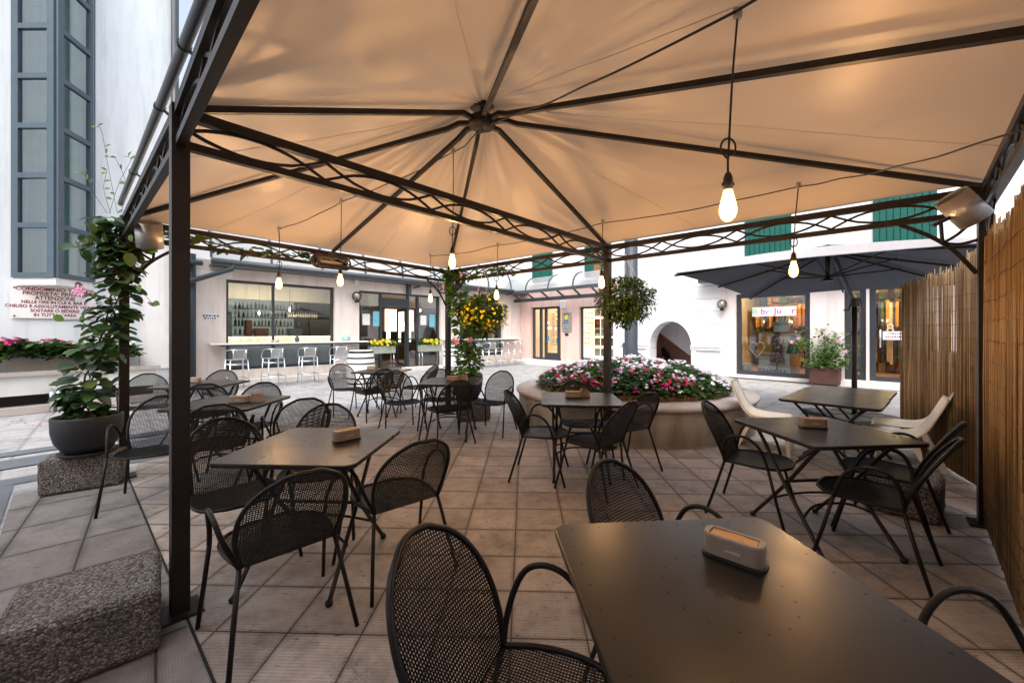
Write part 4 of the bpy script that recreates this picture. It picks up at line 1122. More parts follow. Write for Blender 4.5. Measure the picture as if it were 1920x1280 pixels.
# posters on the panes
pm = M['sign']; blue = m_simple('poster_blue', (.18, .48, .58), .6)
for (a, b, c, d, mt) in ((683, 697, 588, 609, pm), (703, 716, 583, 611, blue), (792, 803, 591, 609, pm), (809, 819, 589, 613, blue)):
    mb = MB(); mb.box(((bs(a) + bs(b)) / 2, y - .004, (BP.z(a, c) + BP.z(a, d)) / 2), (bs(b) - bs(a), .006, BP.z(a, c) - BP.z(a, d))); mb.build('poster', mt, bar)
# interior
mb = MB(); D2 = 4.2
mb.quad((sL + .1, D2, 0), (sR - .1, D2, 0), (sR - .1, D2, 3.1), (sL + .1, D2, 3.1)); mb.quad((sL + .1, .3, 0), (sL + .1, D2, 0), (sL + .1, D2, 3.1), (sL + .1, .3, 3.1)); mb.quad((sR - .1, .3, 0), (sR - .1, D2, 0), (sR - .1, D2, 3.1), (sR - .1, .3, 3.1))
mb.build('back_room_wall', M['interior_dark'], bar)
mb = MB(); mb.quad((sL + .1, .3, 2.95), (sR - .1, .3, 2.95), (sR - .1, D2, 2.95), (sL + .1, D2, 2.95)); mb.build('ceiling', M['interior'], bar)
mb = MB(); mb.quad((sL + .1, .3, .11), (sR - .1, .3, .11), (sR - .1, D2, .11), (sL + .1, D2, .11)); mb.build('floor', M['wood'], bar)
mb = MB(); mb.box(((w1[0] + w1[1]) / 2 + .2, 1.6, .62), (w1[1] - w1[0] + 1.2, .6, 1.0)); mb.build('bar_counter', M['interior'], bar)
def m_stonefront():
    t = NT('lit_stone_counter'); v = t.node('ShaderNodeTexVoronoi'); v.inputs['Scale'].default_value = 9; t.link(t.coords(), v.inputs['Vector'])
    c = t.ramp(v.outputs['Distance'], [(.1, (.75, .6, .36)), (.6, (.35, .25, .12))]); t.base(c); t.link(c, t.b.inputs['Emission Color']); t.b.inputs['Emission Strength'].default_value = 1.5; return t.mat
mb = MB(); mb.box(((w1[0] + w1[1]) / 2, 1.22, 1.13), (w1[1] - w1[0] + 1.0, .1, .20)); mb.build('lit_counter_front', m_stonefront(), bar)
mb = MB(); mb.box(((w1[0] + w1[1]) / 2, 1.20, 1.225), (w1[1] - w1[0] + 1.0, .06, .02)); mb.build('light_strip', m_emit('led_strip', (1, .8, .45), 6), bar)
lamp_e = m_emit('warm_room_lamp', (1, .62, .25), 60); bot = [m_simple('bottle_' + k, c, .15) for k, c in (('green', (.02, .08, .03)), ('amber', (.2, .08, .01)), ('clear', (.4, .45, .45)), ('pale', (.6, .6, .55)))]
mb = MB(); bt = MB(); rr = random.Random(3)
for j in range(4):
    z = 1.30 + j * .30; x0, x1 = w1[0] + .9, w1[1] + .3; mb.box(((x0 + x1) / 2, 3.95, z - .012), (x1 - x0, .28, .022))
    x = x0 + .05
    while x < x1 - .05:
        r = rr.uniform(.03, .042); h = rr.uniform(.18, .27); bt.lathe([(r, 0), (r, h * .62), (r * .35, h * .76), (r * .35, h), (0, h)], 7, rr.randrange(4), Matrix.Translation((x, 3.9, z))); x += rr.uniform(.085, .14)
sh = mb.build('bottle_shelf', M['wood'], bar); o = bt.build('bottles', bot, sh); tag(o, kind='stuff')
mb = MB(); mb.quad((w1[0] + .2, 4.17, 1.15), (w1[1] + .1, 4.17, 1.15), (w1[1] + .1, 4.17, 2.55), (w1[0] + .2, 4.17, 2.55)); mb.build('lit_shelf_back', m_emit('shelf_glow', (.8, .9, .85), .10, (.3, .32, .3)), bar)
mb = MB()
for x in (bs(440), bs(487), bs(543), bs(596)): mb.disc((x, 1.2, 2.935), .07, 12)
for x in (bs(700), bs(735), bs(760), bs(800)): mb.disc((x, 2.3, 2.935), .07, 12)
mb.build('ceiling_spot', m_emit('spot_light', (1, .85, .6), 45), bar)
for (px, py) in ((543, 581), (486, 587), (424, 587), (788, 582), (730, 612), (757, 608)):
    off = -1.0; s = bs(px, off); z = BP.z(px, py, off); mb = MB(); mb.lathe([(0, -.09), (.06, -.07), (.085, 0), (.06, .07), (.02, .1)], 14, 0, Matrix.Translation((s, 1.0, z)))
    mb.tube([(s, 1.0, z + .1), (s, 1.0, 2.94)], .006, 5); o = mb.build('pendant_lamp', M['globe'], bar)
    mb = MB(); mb.lathe([(0, -.05), (.022, -.02), (.022, .02), (.01, .05)], 10, 0, Matrix.Translation((s, 1.0, z))); mb.build('filament', lamp_e, o)
mb = MB()
for k in range(13): x = bs(573) + .07 * k; mb.lathe([(.028, 0), (.034, .05), (.02, .09), (.004, .1), (.004, .16), (.03, .17)], 8, 0, Matrix.Translation((x, 1.5, 1.86)))
mb.build('hanging_wine_glasses', M['sign'], bar)
mb = MB()
for (a, b, zz0, zz1, k) in ((430, 470, 1.25, 2.0, 0), (500, 512, 1.25, 1.75, 1), (520, 545, 1.24, 1.5, 1), (590, 615, 1.24, 1.5, 0)): mb.box(((bs(a) + bs(b)) / 2, 2.4, (zz0 + zz1) / 2), (bs(b) - bs(a), .3, zz1 - zz0), k)
mb.build('bar_equipment', [M['greyalu'], M['rust']], bar)
mb = MB()
for k in range(4): x = bs(715, -2.9) + .15 + k * .5; mb.rbox((x, 2.9, .9), (.3, .3, .05), .02, 1); mb.box((x, 3.05, 1.15), (.3, .04, .5))
mb.box((bs(745, -3.4), 3.4, 1.05), (2.4, .5, .06)); mb.build('bar_seating', M['black'], bar)
mb = MB(); q0, q1 = bs(722, -4.15), bs(775, -4.15); mb.quad((q0, 4.15, .9), (q1, 4.15, .9), (q1, 4.15, 2.4), (q0, 4.15, 2.4)); mb.build('bright_back_opening', m_emit('far_room_light', (1, .86, .62), 1.3, (.5, .45, .4)), bar)
# globe sconces, alarm, conduit on the wall
def sconce(pl, px, py, r, lab):
    c = pl.pt(pl.s(px), pl.z(px, py), .16); t = thing('globe_lamp', lab, 'wall lamp', c, pl.ang, 'globe wall lamps')
    mb = MB(); mb.lathe([(r * cos(a), r * sin(a)) for a in [-pi / 2 + pi * k / 12 for k in range(13)]], 18); mb.build('globe', M['globe'], t)
    mb = MB(); mb.lathe([(0, -r * 1.25), (r * .45, -r * 1.25), (r * .4, -r * .8), (r * .2, -r * .5), (r * .16, 0), (0, 0)], 12); mb.tube(cr([(0, 0, -r * 1.2), (0, .1, -r * 1.1), (0, .15, -r * .5), (0, .16, .02)], 4), .018, 8); mb.build('bracket', M['black'], t)
    mb = MB(); mb.lathe([(0, -r * .3), (.025, -r * .25), (.035, r * .2), (0, r * .4)], 10); mb.build('bulb', M['sign'], t)
sconce(BP, 665, 556, .155, 'round glass wall lamp on the pillar between the bar window and the bar door')
mb = MB(); mb.rbox((bs(667), -.05, BP.z(667, 529)), (.14, .1, .16), .02, 2); mb.build('alarm_box', M['white'], bar)
mb = MB(); mb.rbox((bs(764), -.09, BP.z(764, 543)), (.15, .16, .34), .03, 2); mb.tube(cr([(bs(768), -.2, BP.z(764, 540)), (bs(775), -.3, BP.z(764, 538)), (bs(779), -.3, 3.02)], 5), .03, 8); mb.build('wall_projector', M['gutter'], bar)
mb = MB(); mb.box((bs(395), -.008, BP.z(395, 594)), (bs(406) - bs(384), .012, .16)); o = mb.build('notice', M['sign'], bar)
mb = MB(); scribble(mb, bs(395) - .16, bs(395) + .14, BP.z(395, 594) + .03, -.016, .05, 0, 5); scribble(mb, bs(395) - .13, bs(395) + .11, BP.z(395, 594) - .035, -.016, .05, 0, 6); mb.build('lettering', M['greyalu'], o)
mb = MB(); mb.box(((sL + bs(430)) / 2 + .05, -.03, 2.86), (bs(430) - sL, .06, .14)); mb.build('trunking', M['white'], bar)
# pipes at the left corner
for lab, pts, r in (('slanting grey downpipe from the bar gutter to the left corner', [BP.pt(bs(432), 3.10, .42), BP.pt(bs(428), 2.98, .42), BP.pt(bs(352), 2.60, .25), BP.pt(bs(338), 2.52, .2)], .06),
                    ('short grey pipe at the left corner of the bar house', [BP.pt(bs(376), 3.07, .3), BP.pt(bs(350), 3.07, .2), BP.pt(bs(335), 3.07, .1)], .06),
                    ('vertical grey downpipe at the left corner of the bar house', [BP.pt(bs(358), 0, .09), BP.pt(bs(358), 3.3, .09)], .09)):
    mb = MB(); mb.tube(pts, r, 12); tag(mb.build('downpipe', M['pipe']), lab, 'downpipe', 'grey downpipes')
# counters
def counter(lab, a, b, cut):
    t = BP.root('bar_counter_shelf', lab, 'counter'); x0, x1 = bs(a, .3), bs(b, .3); mb = MB(); mb.rbox(((x0 + x1) / 2, -.22, 1.075), (x1 - x0, .44, .04), .008, 2); mb.build('shelf', M['white'], t)
    mb = MB(); mb.box(((x0 + x1) / 2 + .05, -.2, 1.038), (x1 - x0 - cut, .36, .034)); mb.build('support', M['frame'], t)
counter('long white counter shelf below the left bar window', 394, 688, .4); counter('white counter shelf below the right bar window, behind the yellow basket', 838, 975, .4)
def small(name, lab, cat, pl, px, off, prof, mat, z):
    c = pl.pt(pl.s(px, off), z, off); mb = MB(); mb.lathe(prof, 16); o = mb.build(name, mat); o.location = c; tag(o, lab, cat)
small('tin_pot', 'pale turquoise tin pot at the right end of the left counter', 'pot', BP, 649, .22, [(0, 0), (.115, 0), (.12, .16), (.11, .17), (.1, .15), (0, .15)], m_simple('turquoise_tin', (.35, .55, .52), .5), 1.096)
small('ashtray', 'grey ashtray on the left bar counter', 'ashtray', BP, 516, .22, [(0, 0), (.09, 0), (.1, .05), (.07, .06), (.05, .03), (0, .03)], M['silver'], 1.096)
small('menu_stand', 'dark slim menu stand on the left bar counter', 'stand', BP, 557, .22, [(0, 0), (.05, 0), (.06, .1), (.03, .19), (0, .2)], M['greyalu'], 1.096)
# bar stools
def make_stool(lab, loc, rz):
    t = thing('bar_stool', lab, 'bar stool', loc, rz, 'aluminium bar stools at the counter'); a = M['alu']
    mb = MB()
    for k in range(7): y = -.15 + .05 * k; mb.rbox((0, y, .715), (.36, .042, .014), .004, 1)
    mb.build('seat', a, t)
    mb = MB(); mb.tube(cr([(-.20, .20, .70), (-.215, .17, .82), (-.215, .05, .925), (-.19, -.12, .95), (-.10, -.205, .955), (0, -.22, .957), (.10, -.205, .955), (.19, -.12, .95), (.215, .05, .925), (.215, .17, .82), (.20, .20, .70)], 4), .0125, 8); mb.build('arm_rail', a, t)
    mb = MB()
    for z in (.765, .815, .865, .915): mb.box((0, -.205, z), (.27, .012, .035))
    for s in (-1, 1): mb.tube([(s * .135, -.20, .72), (s * .135, -.207, .955)], .010, 8)
    mb.build('backrest', a, t)
    for sx in (-1, 1):
        for sy in (-1, 1):
            mb = MB(); mb.tube([(sx * .18, sy * .17, .71), (sx * .215, sy * .225, 0)], .0125, 8); mb.build('leg', a, t)
    q = .20
    for z, f in ((.26, 1.0), (.60, .93)):
        mb = MB(); c = [(-q * f, -q * f, z), (q * f, -q * f, z), (q * f, q * f, z), (-q * f, q * f, z)]
        for k in range(4): mb.tube([c[k], c[(k + 1) % 4]], .010, 8)
        mb.build('footrest' if z < .4 else 'seat_brace', a, t)
    return t
stl = None
for px, off, lab in ((444, 1.0, 'aluminium bar stool at the left end of the left counter'), (513, 1.0, 'aluminium bar stool second from the left at the left counter'), (578, 1.0, 'aluminium bar stool third from the left at the left counter'), (636, 1.0, 'aluminium bar stool beside the left white barrel'),
                     (893, .95, 'aluminium bar stool at the right counter, half hidden by the far climber'), (917, .95, 'aluminium bar stool second at the right counter, below the yellow basket'), (942, .95, 'aluminium bar stool third at the right counter'), (965, .95, 'aluminium bar stool at the right end of the right counter')):
    p = BP.pt(BP.s(px, off), 0, off); r = BP.ang + random.uniform(-.15, .15)
    if stl is None: stl = make_stool(lab, p, r)
    else: copy_thing(stl, p, r, lab)
# barrels
def barrel(lab, px, d, h, r):
    t = thing('barrel', lab, 'barrel', ((px - 960) / F * d, d, 0), 0, 'white barrels with black hoops')
    R = lambda z: r * (.84 + .16 * (1 - (2 * z / h - 1) ** 2)); mb = MB(); mb.lathe([(0, 0)] + [(R(h * k / 14), h * k / 14) for k in range(15)] + [(R(h) - .02, h), (R(h) - .02, h - .02), (0, h - .02)], 32); mb.build('staves', M['white'], t)
    for a, b in ((.0, .05), (.16, .20), (.29, .325), (.66, .695), (.80, .84), (.94, .995)):
        mb = MB(); mb.lathe([(R(h * a) + .001, h * a), (R(h * a) + .006, h * a), (R(h * b) + .006, h * b), (R(h * b) + .001, h * b)], 32); mb.build('hoop', M['black'], t)
barrel('white barrel with black hoops left of the bar door', 677, 9.6, .94, .325); barrel('white barrel with black hoops behind the far corner post', 851, 12.6, .94, .33)
# window boxes with yellow flowers on thin stands
for px, lab in ((716, 'sage flower trough with yellow flowers left of the open bar door'), (806, 'sage flower trough with yellow flowers right of the open bar door')):
    c = BP.pt(BP.s(px, .35), 0, .35); t = thing('flower_trough', lab, 'flower trough', c, BP.ang, 'sage flower troughs')
    mb = MB(); mb.box((0, 0, .80), (.85, .26, .24)); mb.build('trough', m_simple('sage_paint', (.30, .33, .27), .6), t)
    for sx in (-1, 1):
        for sy in (-1, 1): mb = MB(); mb.tube([(sx * .38, sy * .1, .68), (sx * .38, sy * .1, 0.14)], .010, 6); mb.build('leg', M['alu'], t)
    lf = MB(); fl = MB()
    for k in range(260): lf.leaf((random.uniform(-.45, .45), random.uniform(-.15, .13), random.uniform(.9, 1.08)), (random.uniform(-1, 1), random.uniform(-1, 1), random.uniform(-.3, .6)), (0, -.3, 1), .09, .06, random.choice([0, 1]))
    for k in range(26): fl.flower((random.uniform(-.45, .45), random.uniform(-.2, -.05), random.uniform(.95, 1.12)), (random.uniform(-.4, .4), -1, .3), .055)
    lf.build('foliage', [M['leaf_bright'], M['leaf_dark']], t); fl.build('flowers', M['fl_yellow'], t)
# ------------------------------------------------------------------ NORTH SIDE OF THE COURTYARD
PP = Plane((.38, 18.35), (.714, -.70)); ps = PP.s
RX = Matrix.Rotation(pi / 2, 4, 'X')
# optician's shop
op = PP.root('optician_shop', 'pink optician shop with lit display and anthracite door', 'building')
oL, oR = ps(976), ps(1153)
zt = lambda px, py: PP.z(px, py)
od = (ps(996), ps(1052), .16, zt(1024, 575)); ow = (ps(1086), ps(1150), .25, zt(1110, 574))
mb = MB(); wall(mb, oL, oR, 0, 3.25, [od, ow], 0, .3); mb.build('wall', M['wall_pink'], op)
mb = MB(); mb.box(((oL + ps(1070)) / 2, -.45, .06), (ps(1070) - oL, .9, .12)); mb.box(((oL + ps(1060)) / 2, -.25, .14), (ps(1060) - oL, .5, .06)); mb.build('step', M['marble'], op)
f = MB(); frame(f, *od, .16, .09, .08)
xm = [od[0] + (od[1] - od[0]) * k for k in (.27, .44, .86)]
for x in xm: f.box((x, .16, (od[2] + od[3]) / 2), (.12, .08, od[3] - od[2] - .18))
f.box(((xm[1] + xm[2]) / 2, .16, od[2] + .2), (xm[2] - xm[1] - .12, .075, .22)); o = f.build('door', M['frame'], op)
g = MB(); g.quad((od[0] + .09, .17, od[2] + .09), (od[1] - .09, .17, od[2] + .09), (od[1] - .09, .17, od[3] - .09), (od[0] + .09, .17, od[3] - .09)); g.build('pane', M['glass'], o)
st = MB()
for (fx, fz, w, h, k) in ((.52, .70, .16, .12, 0), (.56, .60, .26, .14, 0), (.50, .40, .14, .22, 1), (.80, .36, .10, .2, 1), (.76, .58, .12, .1, 0)):
    st.box((od[0] + (od[1] - od[0]) * fx, .155, od[2] + (od[3] - od[2]) * fz), (w, .004, h), k)
st.build('stickers', [M['sign'], m_simple('sticker_blue', (.05, .3, .5), .5)], o)
f = MB(); frame(f, *ow, .16, .08, .08); o = f.build('display_window', M['frame'], op)
g = MB(); g.quad((ow[0] + .08, .17, ow[2] + .08), (ow[1] - .08, .17, ow[2] + .08), (ow[1] - .08, .17, ow[3] - .08), (ow[0] + .08, .17, ow[3] - .08)); g.build('pane', M['glass'], o)
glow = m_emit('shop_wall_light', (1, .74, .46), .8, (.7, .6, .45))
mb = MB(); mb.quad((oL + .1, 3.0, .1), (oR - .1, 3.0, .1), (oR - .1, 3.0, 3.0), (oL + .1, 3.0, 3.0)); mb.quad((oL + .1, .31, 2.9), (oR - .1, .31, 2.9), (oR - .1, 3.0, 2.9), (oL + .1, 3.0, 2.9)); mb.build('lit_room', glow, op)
mb = MB(); mb.quad((oL + .1, .31, .15), (oR - .1, .31, .15), (oR - .1, 3, .15), (oL + .1, 3, .15)); mb.quad((oL + .1, .31, .1), (oL + .1, 3, .1), (oL + .1, 3, 3), (oL + .1, .31, 3)); mb.quad((oR - .1, .31, .1), (oR - .1, 3, .1), (oR - .1, 3, 3), (oR - .1, .31, 3)); mb.build('room_side', M['wall_cream'], op)
mb = MB(); rr = random.Random(8)
for (xa_, xb_) in ((ps(1008, -2.2), ps(1047, -2.2)), (ps(1095, -2.2), ps(1113, -2.2))):
    n = int((xb_ - xa_) / .17)
    for j in range(15):
        for k in range(n):
            if rr.random() < .9: mb.box((xa_ + (k + .5) * (xb_ - xa_) / n, 2.2, .75 + j * .115), (.12, .05, .035), rr.choice([0, 0, 0, 1]))
o = mb.build('spectacle_rack', [M['black'], M['rust']], op); tag(o, kind='stuff')
mb = MB(); cx = ps(1114, -.55); wq = ps(1151, -.55) - cx
for k, z in enumerate((.40, .82, 1.20, 1.55, 2.0)):
    for j in range(3): mb.box((cx + wq * (j + .5) / 3, .55, z + .16), (wq / 3 - .05, .02, .30 if k != 3 else .38), (k + j * 2) % 4)
mb.build('display_pictures', [M['sign'], m_simple('photo_skin', (.5, .3, .22), .6, var=.8, scale=9), m_simple('photo_grey', (.25, .24, .24), .6, var=.9, scale=8), m_simple('photo_red', (.4, .06, .06), .6, var=.9, scale=8)], op)
mb = MB(); mb.box((ps(1063), -.02, zt(1063, 604)), (ps(1072) - ps(1054), .03, zt(1063, 586) - zt(1063, 622))); pl = mb.build('name_plate', m_simple('brushed_plate', (.42, .44, .44), .4, .6), op)
c = V((ps(1063), -.037, zt(1063, 594.5))); w = ps(1072) - ps(1054)
mb = MB(); mb.lathe([(0, 0), (w * .2, 0)], 18, 0, Matrix.Translation(c) @ RX); mb.build('emblem_disc', M['fl_yellow'], pl)
mb = MB(); mb.tube([c + V((w * .33 * cos(a), 0, w * .30 * sin(a))) for a in [radians(35 + 10 * k) for k in range(12)]], .016, 5); mb.build('emblem_arc', M['frame'], pl)
mb = MB(); scribble(mb, ps(1063) - w * .24, ps(1063) + w * .22, zt(1063, 601), -.037, .07, 0, 2); scribble(mb, ps(1063) - w * .34, ps(1063) + w * .3, zt(1063, 605), -.037, .07, 0, 3); scribble(mb, ps(1063) - w * .36, ps(1063) + w * .3, zt(1063, 616), -.037, .03, 0, 4)
mb.build('lettering', m_simple('letter_blue', (.06, .08, .2), .5), pl)
mb = MB(); mb.rbox((ps(1063), -.02, zt(1063, 627)), (.16, .04, .1), .01, 1); mb.build('door_bell', M['black'], op)
mb = MB(); mb.rbox((ps(1057), -.06, zt(1057, 571)), (.26, .12, .30), .02, 1); mb.build('alarm_box', M['white'], op)
mb = MB(); vx0, vx1 = ps(1152), ps(1172); mb.box(((vx0 + vx1) / 2, -.04, zt(1162, 628)), (vx1 - vx0, .06, zt(1162, 583) - zt(1162, 674))); vs_ = mb.build('vertical_sign', M['sign'], op)
text('lettering', 'OTTICA COLO', .36, m_simple('letter_grey_blue', (.42, .47, .52), .5), vs_, Matrix.Translation(((vx0 + vx1) / 2, -.072, zt(1162, 628))) @ RX @ Matrix.Rotation(pi / 2, 4, 'Z'), 'CENTER', .002)
# canopy over the optician
mb = MB(); gz0, gz1 = ps(974), ps(1150)
zg = zt(1050, 560); mb.box(((gz0 + gz1) / 2, -.35, zg), (gz1 - gz0, .14, .14)); mb.box(((gz0 + gz1) / 2, -.9, zg + .30), (gz1 - gz0, .12, .12))
for k in range(6): x = gz0 + (gz1 - gz0) * (k + .5) / 6; mb.bar((x, -.9, zg + .28), (x, -.35, zg + .02), .06)
mb.build('canopy_rail', M['gutter'], op)
vault(op, 'vault', gz0, gz1, -.9, zg + .36, .58, 4, M['greyalu'])
# ashlar house with the arch
def m_ashlar():
    t = NT('white_ashlar'); sp = t.node('ShaderNodeSeparateXYZ'); t.link(t.coords(), sp.inputs[0])
    f = t.math('FRACT', t.math('DIVIDE', sp.outputs[2], .405)); e = t.math('MINIMUM', f, t.math('SUBTRACT', 1.0, f)); m = t.ramp(e, [(.018, 1.0), (.035, 0.0)])
    n = t.noise(1.5, 6); c = t.ramp(n, [(.3, (.76, .76, .755)), (.7, (.82, .82, .815))]); t.base(t.mix(m, c, (.52, .52, .52))); t.set(.85, 0, .2)
    t.bump(t.math('MULTIPLY', m, -1.0), .6, .02); return t.mat
ash = PP.root('arched_house', 'white ashlar house with arched passage and green shutters', 'building')
aL, aR, a0, a1 = ps(1153), ps(1352), ps(1219), ps(1297); zs = zt(1258, 649); zz = zt(1258, 602); HT = 8.5
mb = MB(); K = 20; y = 0
arc = [((a0 + a1) / 2 - (a1 - a0) / 2 * cos(pi * k / K), zs + (zz - zs) * sin(pi * k / K)) for k in range(K + 1)]
for (x0, x1) in ((aL, a0), (a1, aR)): mb.quad((x0, y, 0), (x1, y, 0), (x1, y, HT), (x0, y, HT))
for (xa_, za), (xb_, zb) in zip(arc[:-1], arc[1:]): mb.quad((xa_, y, za), (xb_, y, zb), (xb_, y, HT), (xa_, y, HT)); mb.quad((xa_, y, za), (xa_, y + .5, za), (xb_, y + .5, zb), (xb_, y, zb))
for x in (a0, a1): mb.quad((x, y, 0), (x, y, zs), (x, y + .5, zs), (x, y + .5, 0))
mb.quad((aL, .02, 3.3), (aL, 4, 3.3), (aL, 4, HT), (aL, .02, HT))
mb.build('wall', m_ashlar(), ash)
mb = MB(); w = .16; out = [((a0 + a1) / 2 - ((a1 - a0) / 2 + w) * cos(pi * k / K), zs + (zz - zs + w) * sin(pi * k / K)) for k in range(K + 1)]
for k in range(K):
    q = [arc[k], arc[k + 1], out[k + 1], out[k]]; mb.quad(*[(p[0], -.05, p[1]) for p in q]); mb.quad((out[k][0], -.05, out[k][1]), (out[k + 1][0], -.05, out[k + 1][1]), (out[k + 1][0], .02, out[k + 1][1]), (out[k][0], .02, out[k][1])); mb.quad((arc[k][0], -.05, arc[k][1]), (arc[k + 1][0], -.05, arc[k + 1][1]), (arc[k + 1][0], .02, arc[k + 1][1]), (arc[k][0], .02, arc[k][1]))
for (x0, x1) in ((a0 - w, a0), (a1, a1 + w)): mb.box(((x0 + x1) / 2, -.022, zs / 2), (w, .056, zs))
mb.build('arch_trim', M['wall_white'], ash)
for (x0, x1) in ((aL + .3, a0 + .02), (a1 - .02, aR)):
    mb = MB(); mb.box(((x0 + x1) / 2, -.05, zs + .02), (x1 - x0, .10, .05)); mb.box(((x0 + x1) / 2, -.035, zs - .05), (x1 - x0, .07, .09)); mb.build('string_course', M['wall_white'], ash)
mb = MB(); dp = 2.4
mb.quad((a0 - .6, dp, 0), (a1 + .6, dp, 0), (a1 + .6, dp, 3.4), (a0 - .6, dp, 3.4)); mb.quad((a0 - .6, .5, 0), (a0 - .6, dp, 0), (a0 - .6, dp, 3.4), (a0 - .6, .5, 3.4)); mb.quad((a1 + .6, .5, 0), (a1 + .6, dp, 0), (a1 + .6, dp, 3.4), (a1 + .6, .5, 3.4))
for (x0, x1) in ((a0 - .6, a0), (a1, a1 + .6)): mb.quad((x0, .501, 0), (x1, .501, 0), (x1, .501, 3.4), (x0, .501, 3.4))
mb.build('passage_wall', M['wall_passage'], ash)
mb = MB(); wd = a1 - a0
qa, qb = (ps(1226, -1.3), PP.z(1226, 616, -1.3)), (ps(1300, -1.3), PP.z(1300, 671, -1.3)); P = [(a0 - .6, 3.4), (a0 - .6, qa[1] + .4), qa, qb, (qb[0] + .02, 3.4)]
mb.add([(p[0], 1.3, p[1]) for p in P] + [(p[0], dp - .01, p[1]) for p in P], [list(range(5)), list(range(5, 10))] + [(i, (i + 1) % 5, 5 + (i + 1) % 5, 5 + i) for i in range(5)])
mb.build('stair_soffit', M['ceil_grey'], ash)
mb = MB(); L = [(.32 * cos(2 * pi * k / 24), 0, .42 * sin(2 * pi * k / 24)) for k in range(24)]; cN = V((ps(1240, -dp + .1), dp - .1, PP.z(1240, 674, -dp + .1)))
mb.tube([cN + V(p) for p in L], .06, 8, True); mb.add([cN + V(p) + V((0, .03, 0)) for p in L], [list(range(24))], 1); mb.add([cN + V((-.05 + .1 * sin(k * .5), -.02, -.25 + .09 * k)) for k in range(5)] + [cN + V((.03 + .1 * sin(k * .5), -.02, -.25 + .09 * k)) for k in range(5)], [(k, k + 1, k + 6, k + 5) for k in range(4)], 2)
mb.build('oval_wall_niche', [M['black'], M['frame'], M['sign']], ash)
def shutter(parent, px0, px1, z0, z1, open_=False):
    x0, x1 = ps(px0), ps(px1); mb = MB(); n = int((x1 - x0) / .115)
    for k in range(n): a = x0 + (x1 - x0) * k / n; b = x0 + (x1 - x0) * (k + 1) / n; mb.rbox(((a + b) / 2, -.045, (z0 + z1) / 2), (b - a - .012, .035, z1 - z0), .006, 1)
    mb.box(((x0 + x1) / 2, -.022, (z0 + z1) / 2), (x1 - x0, .03, z1 - z0 - .02)); s = mb.build('shutter', M['teal'], parent)
    mb = MB(); mb.box(((x0 + x1) / 2, -.05, z0 - .10), (x1 - x0 + .5, .12, .05)); mb.build('sill', M['wall_white'], parent); return s
# upper storey of the optician side
mb = MB(); mb.quad((oL - 6, .05, 3.25), (aL, .05, 3.25), (aL, .05, HT), (oL - 6, .05, HT)); mb.build('upper_wall', M['wall_white'], op)
shutter(op, 999, 1036, zt(1017, 528), zt(1017, 528) + 1.7); shutter(op, 1097, 1114, zt(1117, 518), zt(1117, 518) + 1.7)
mb = MB(); x0, x1 = ps(1114), ps(1128); mb.box(((x0 + x1) / 2, -.01, zt(1117, 518) + .85), (x1 - x0, .04, 1.7)); mb.build('brown_window', M['wood'], op); shutter(op, 1128, 1146, zt(1117, 518), zt(1117, 518) + 1.7)
# children's shop at right
ks = PP.root('clothes_shop', 'pale pink childrenswear shop with large window and glazed door', 'building')
kL, kR = ps(1352), ps(1990)
kw = (ps(1380), ps(1519), zt(1450, 706), zt(1450, 548)); kn = (ps(1583), ps(1624), .16, 2.55); kd = (ps(1630), ps(1740), .16, 2.55)
mb = MB(); wall(mb, kL, kR, 0, 3.2, [kw, kn, kd], -.02, .3); mb.build('wall', m_wall('pale_pink_render', (.76, .67, .645)), ks)
mb = MB(); mb.quad((kL, 0, 3.2), (kR, 0, 3.2), (kR, 0, HT), (kL, 0, HT)); mb.build('upper_wall', M['wall_white'], ks)
shutter(ks, 1397, 1484, zt(1440, 487), zt(1440, 487) + 1.75); shutter(ks, 1637, 1757, zt(1697, 456), zt(1697, 456) + 1.75)
mb = MB(); mb.box(((kw[0] + kw[1]) / 2, -.07, kw[2] - .05), (kw[1] - kw[0] + .3, .16, .06)); mb.box(((kn[0] + kd[1]) / 2, -.12, .08), (kd[1] - kn[0] + .4, .36, .15)); mb.build('sill', M['marble'], ks)
mb = MB(); mb.box(((ps(1318) + kR) / 2, -.35, 2.98), (kR - ps(1318), .2, .16)); mb.box(((ps(1318) + kR) / 2, -.2, 3.1), (kR - ps(1318), .5, .06)); mb.build('gutter', M['gutter'], ks)
for h, nm in ((kw, 'display_window'), (kn, 'narrow_window'), (kd, 'shop_door')):
    f = MB(); frame(f, h[0], h[1], h[2], h[3], .12, .12, .08); o = f.build(nm, M['frame'], ks)
    g = MB(); g.quad((h[0] + .1, .13, h[2] + .1), (h[1] - .1, .13, h[2] + .1), (h[1] - .1, .13, h[3] - .1), (h[0] + .1, .13, h[3] - .1)); g.build('pane', M['glass'], o)
    if nm == 'shop_door':
        mb = MB(); mb.tube([(h[0] + .2, .03, 1.0), (h[0] + .2, .03, 1.45)], .018, 8); mb.build('handle', M['alu'], o)
        text('house_number', '8  14', .30, m_simple('gold_digits', (.7, .55, .35), .4), o, Matrix.Translation(((h[0] * .4 + h[1] * .6) - .0, .10, PP.z(1679, 616))) @ RX, 'CENTER', .004)
        mb = MB(); cx, cz = ps(1676), PP.z(1676, 629); mb.box((cx, .10, cz), (.40, .006, .21)); nt = mb.build('notice', M['sign'], o)
        mb = MB(); scribble(mb, cx - .13, cx + .12, cz + .05, .095, .035, 0, 4); scribble(mb, cx - .15, cx + .15, cz - .03, .095, .04, 0, 9); mb.build('lettering', M['red'], nt)
mb = MB(); Dk = 3.6
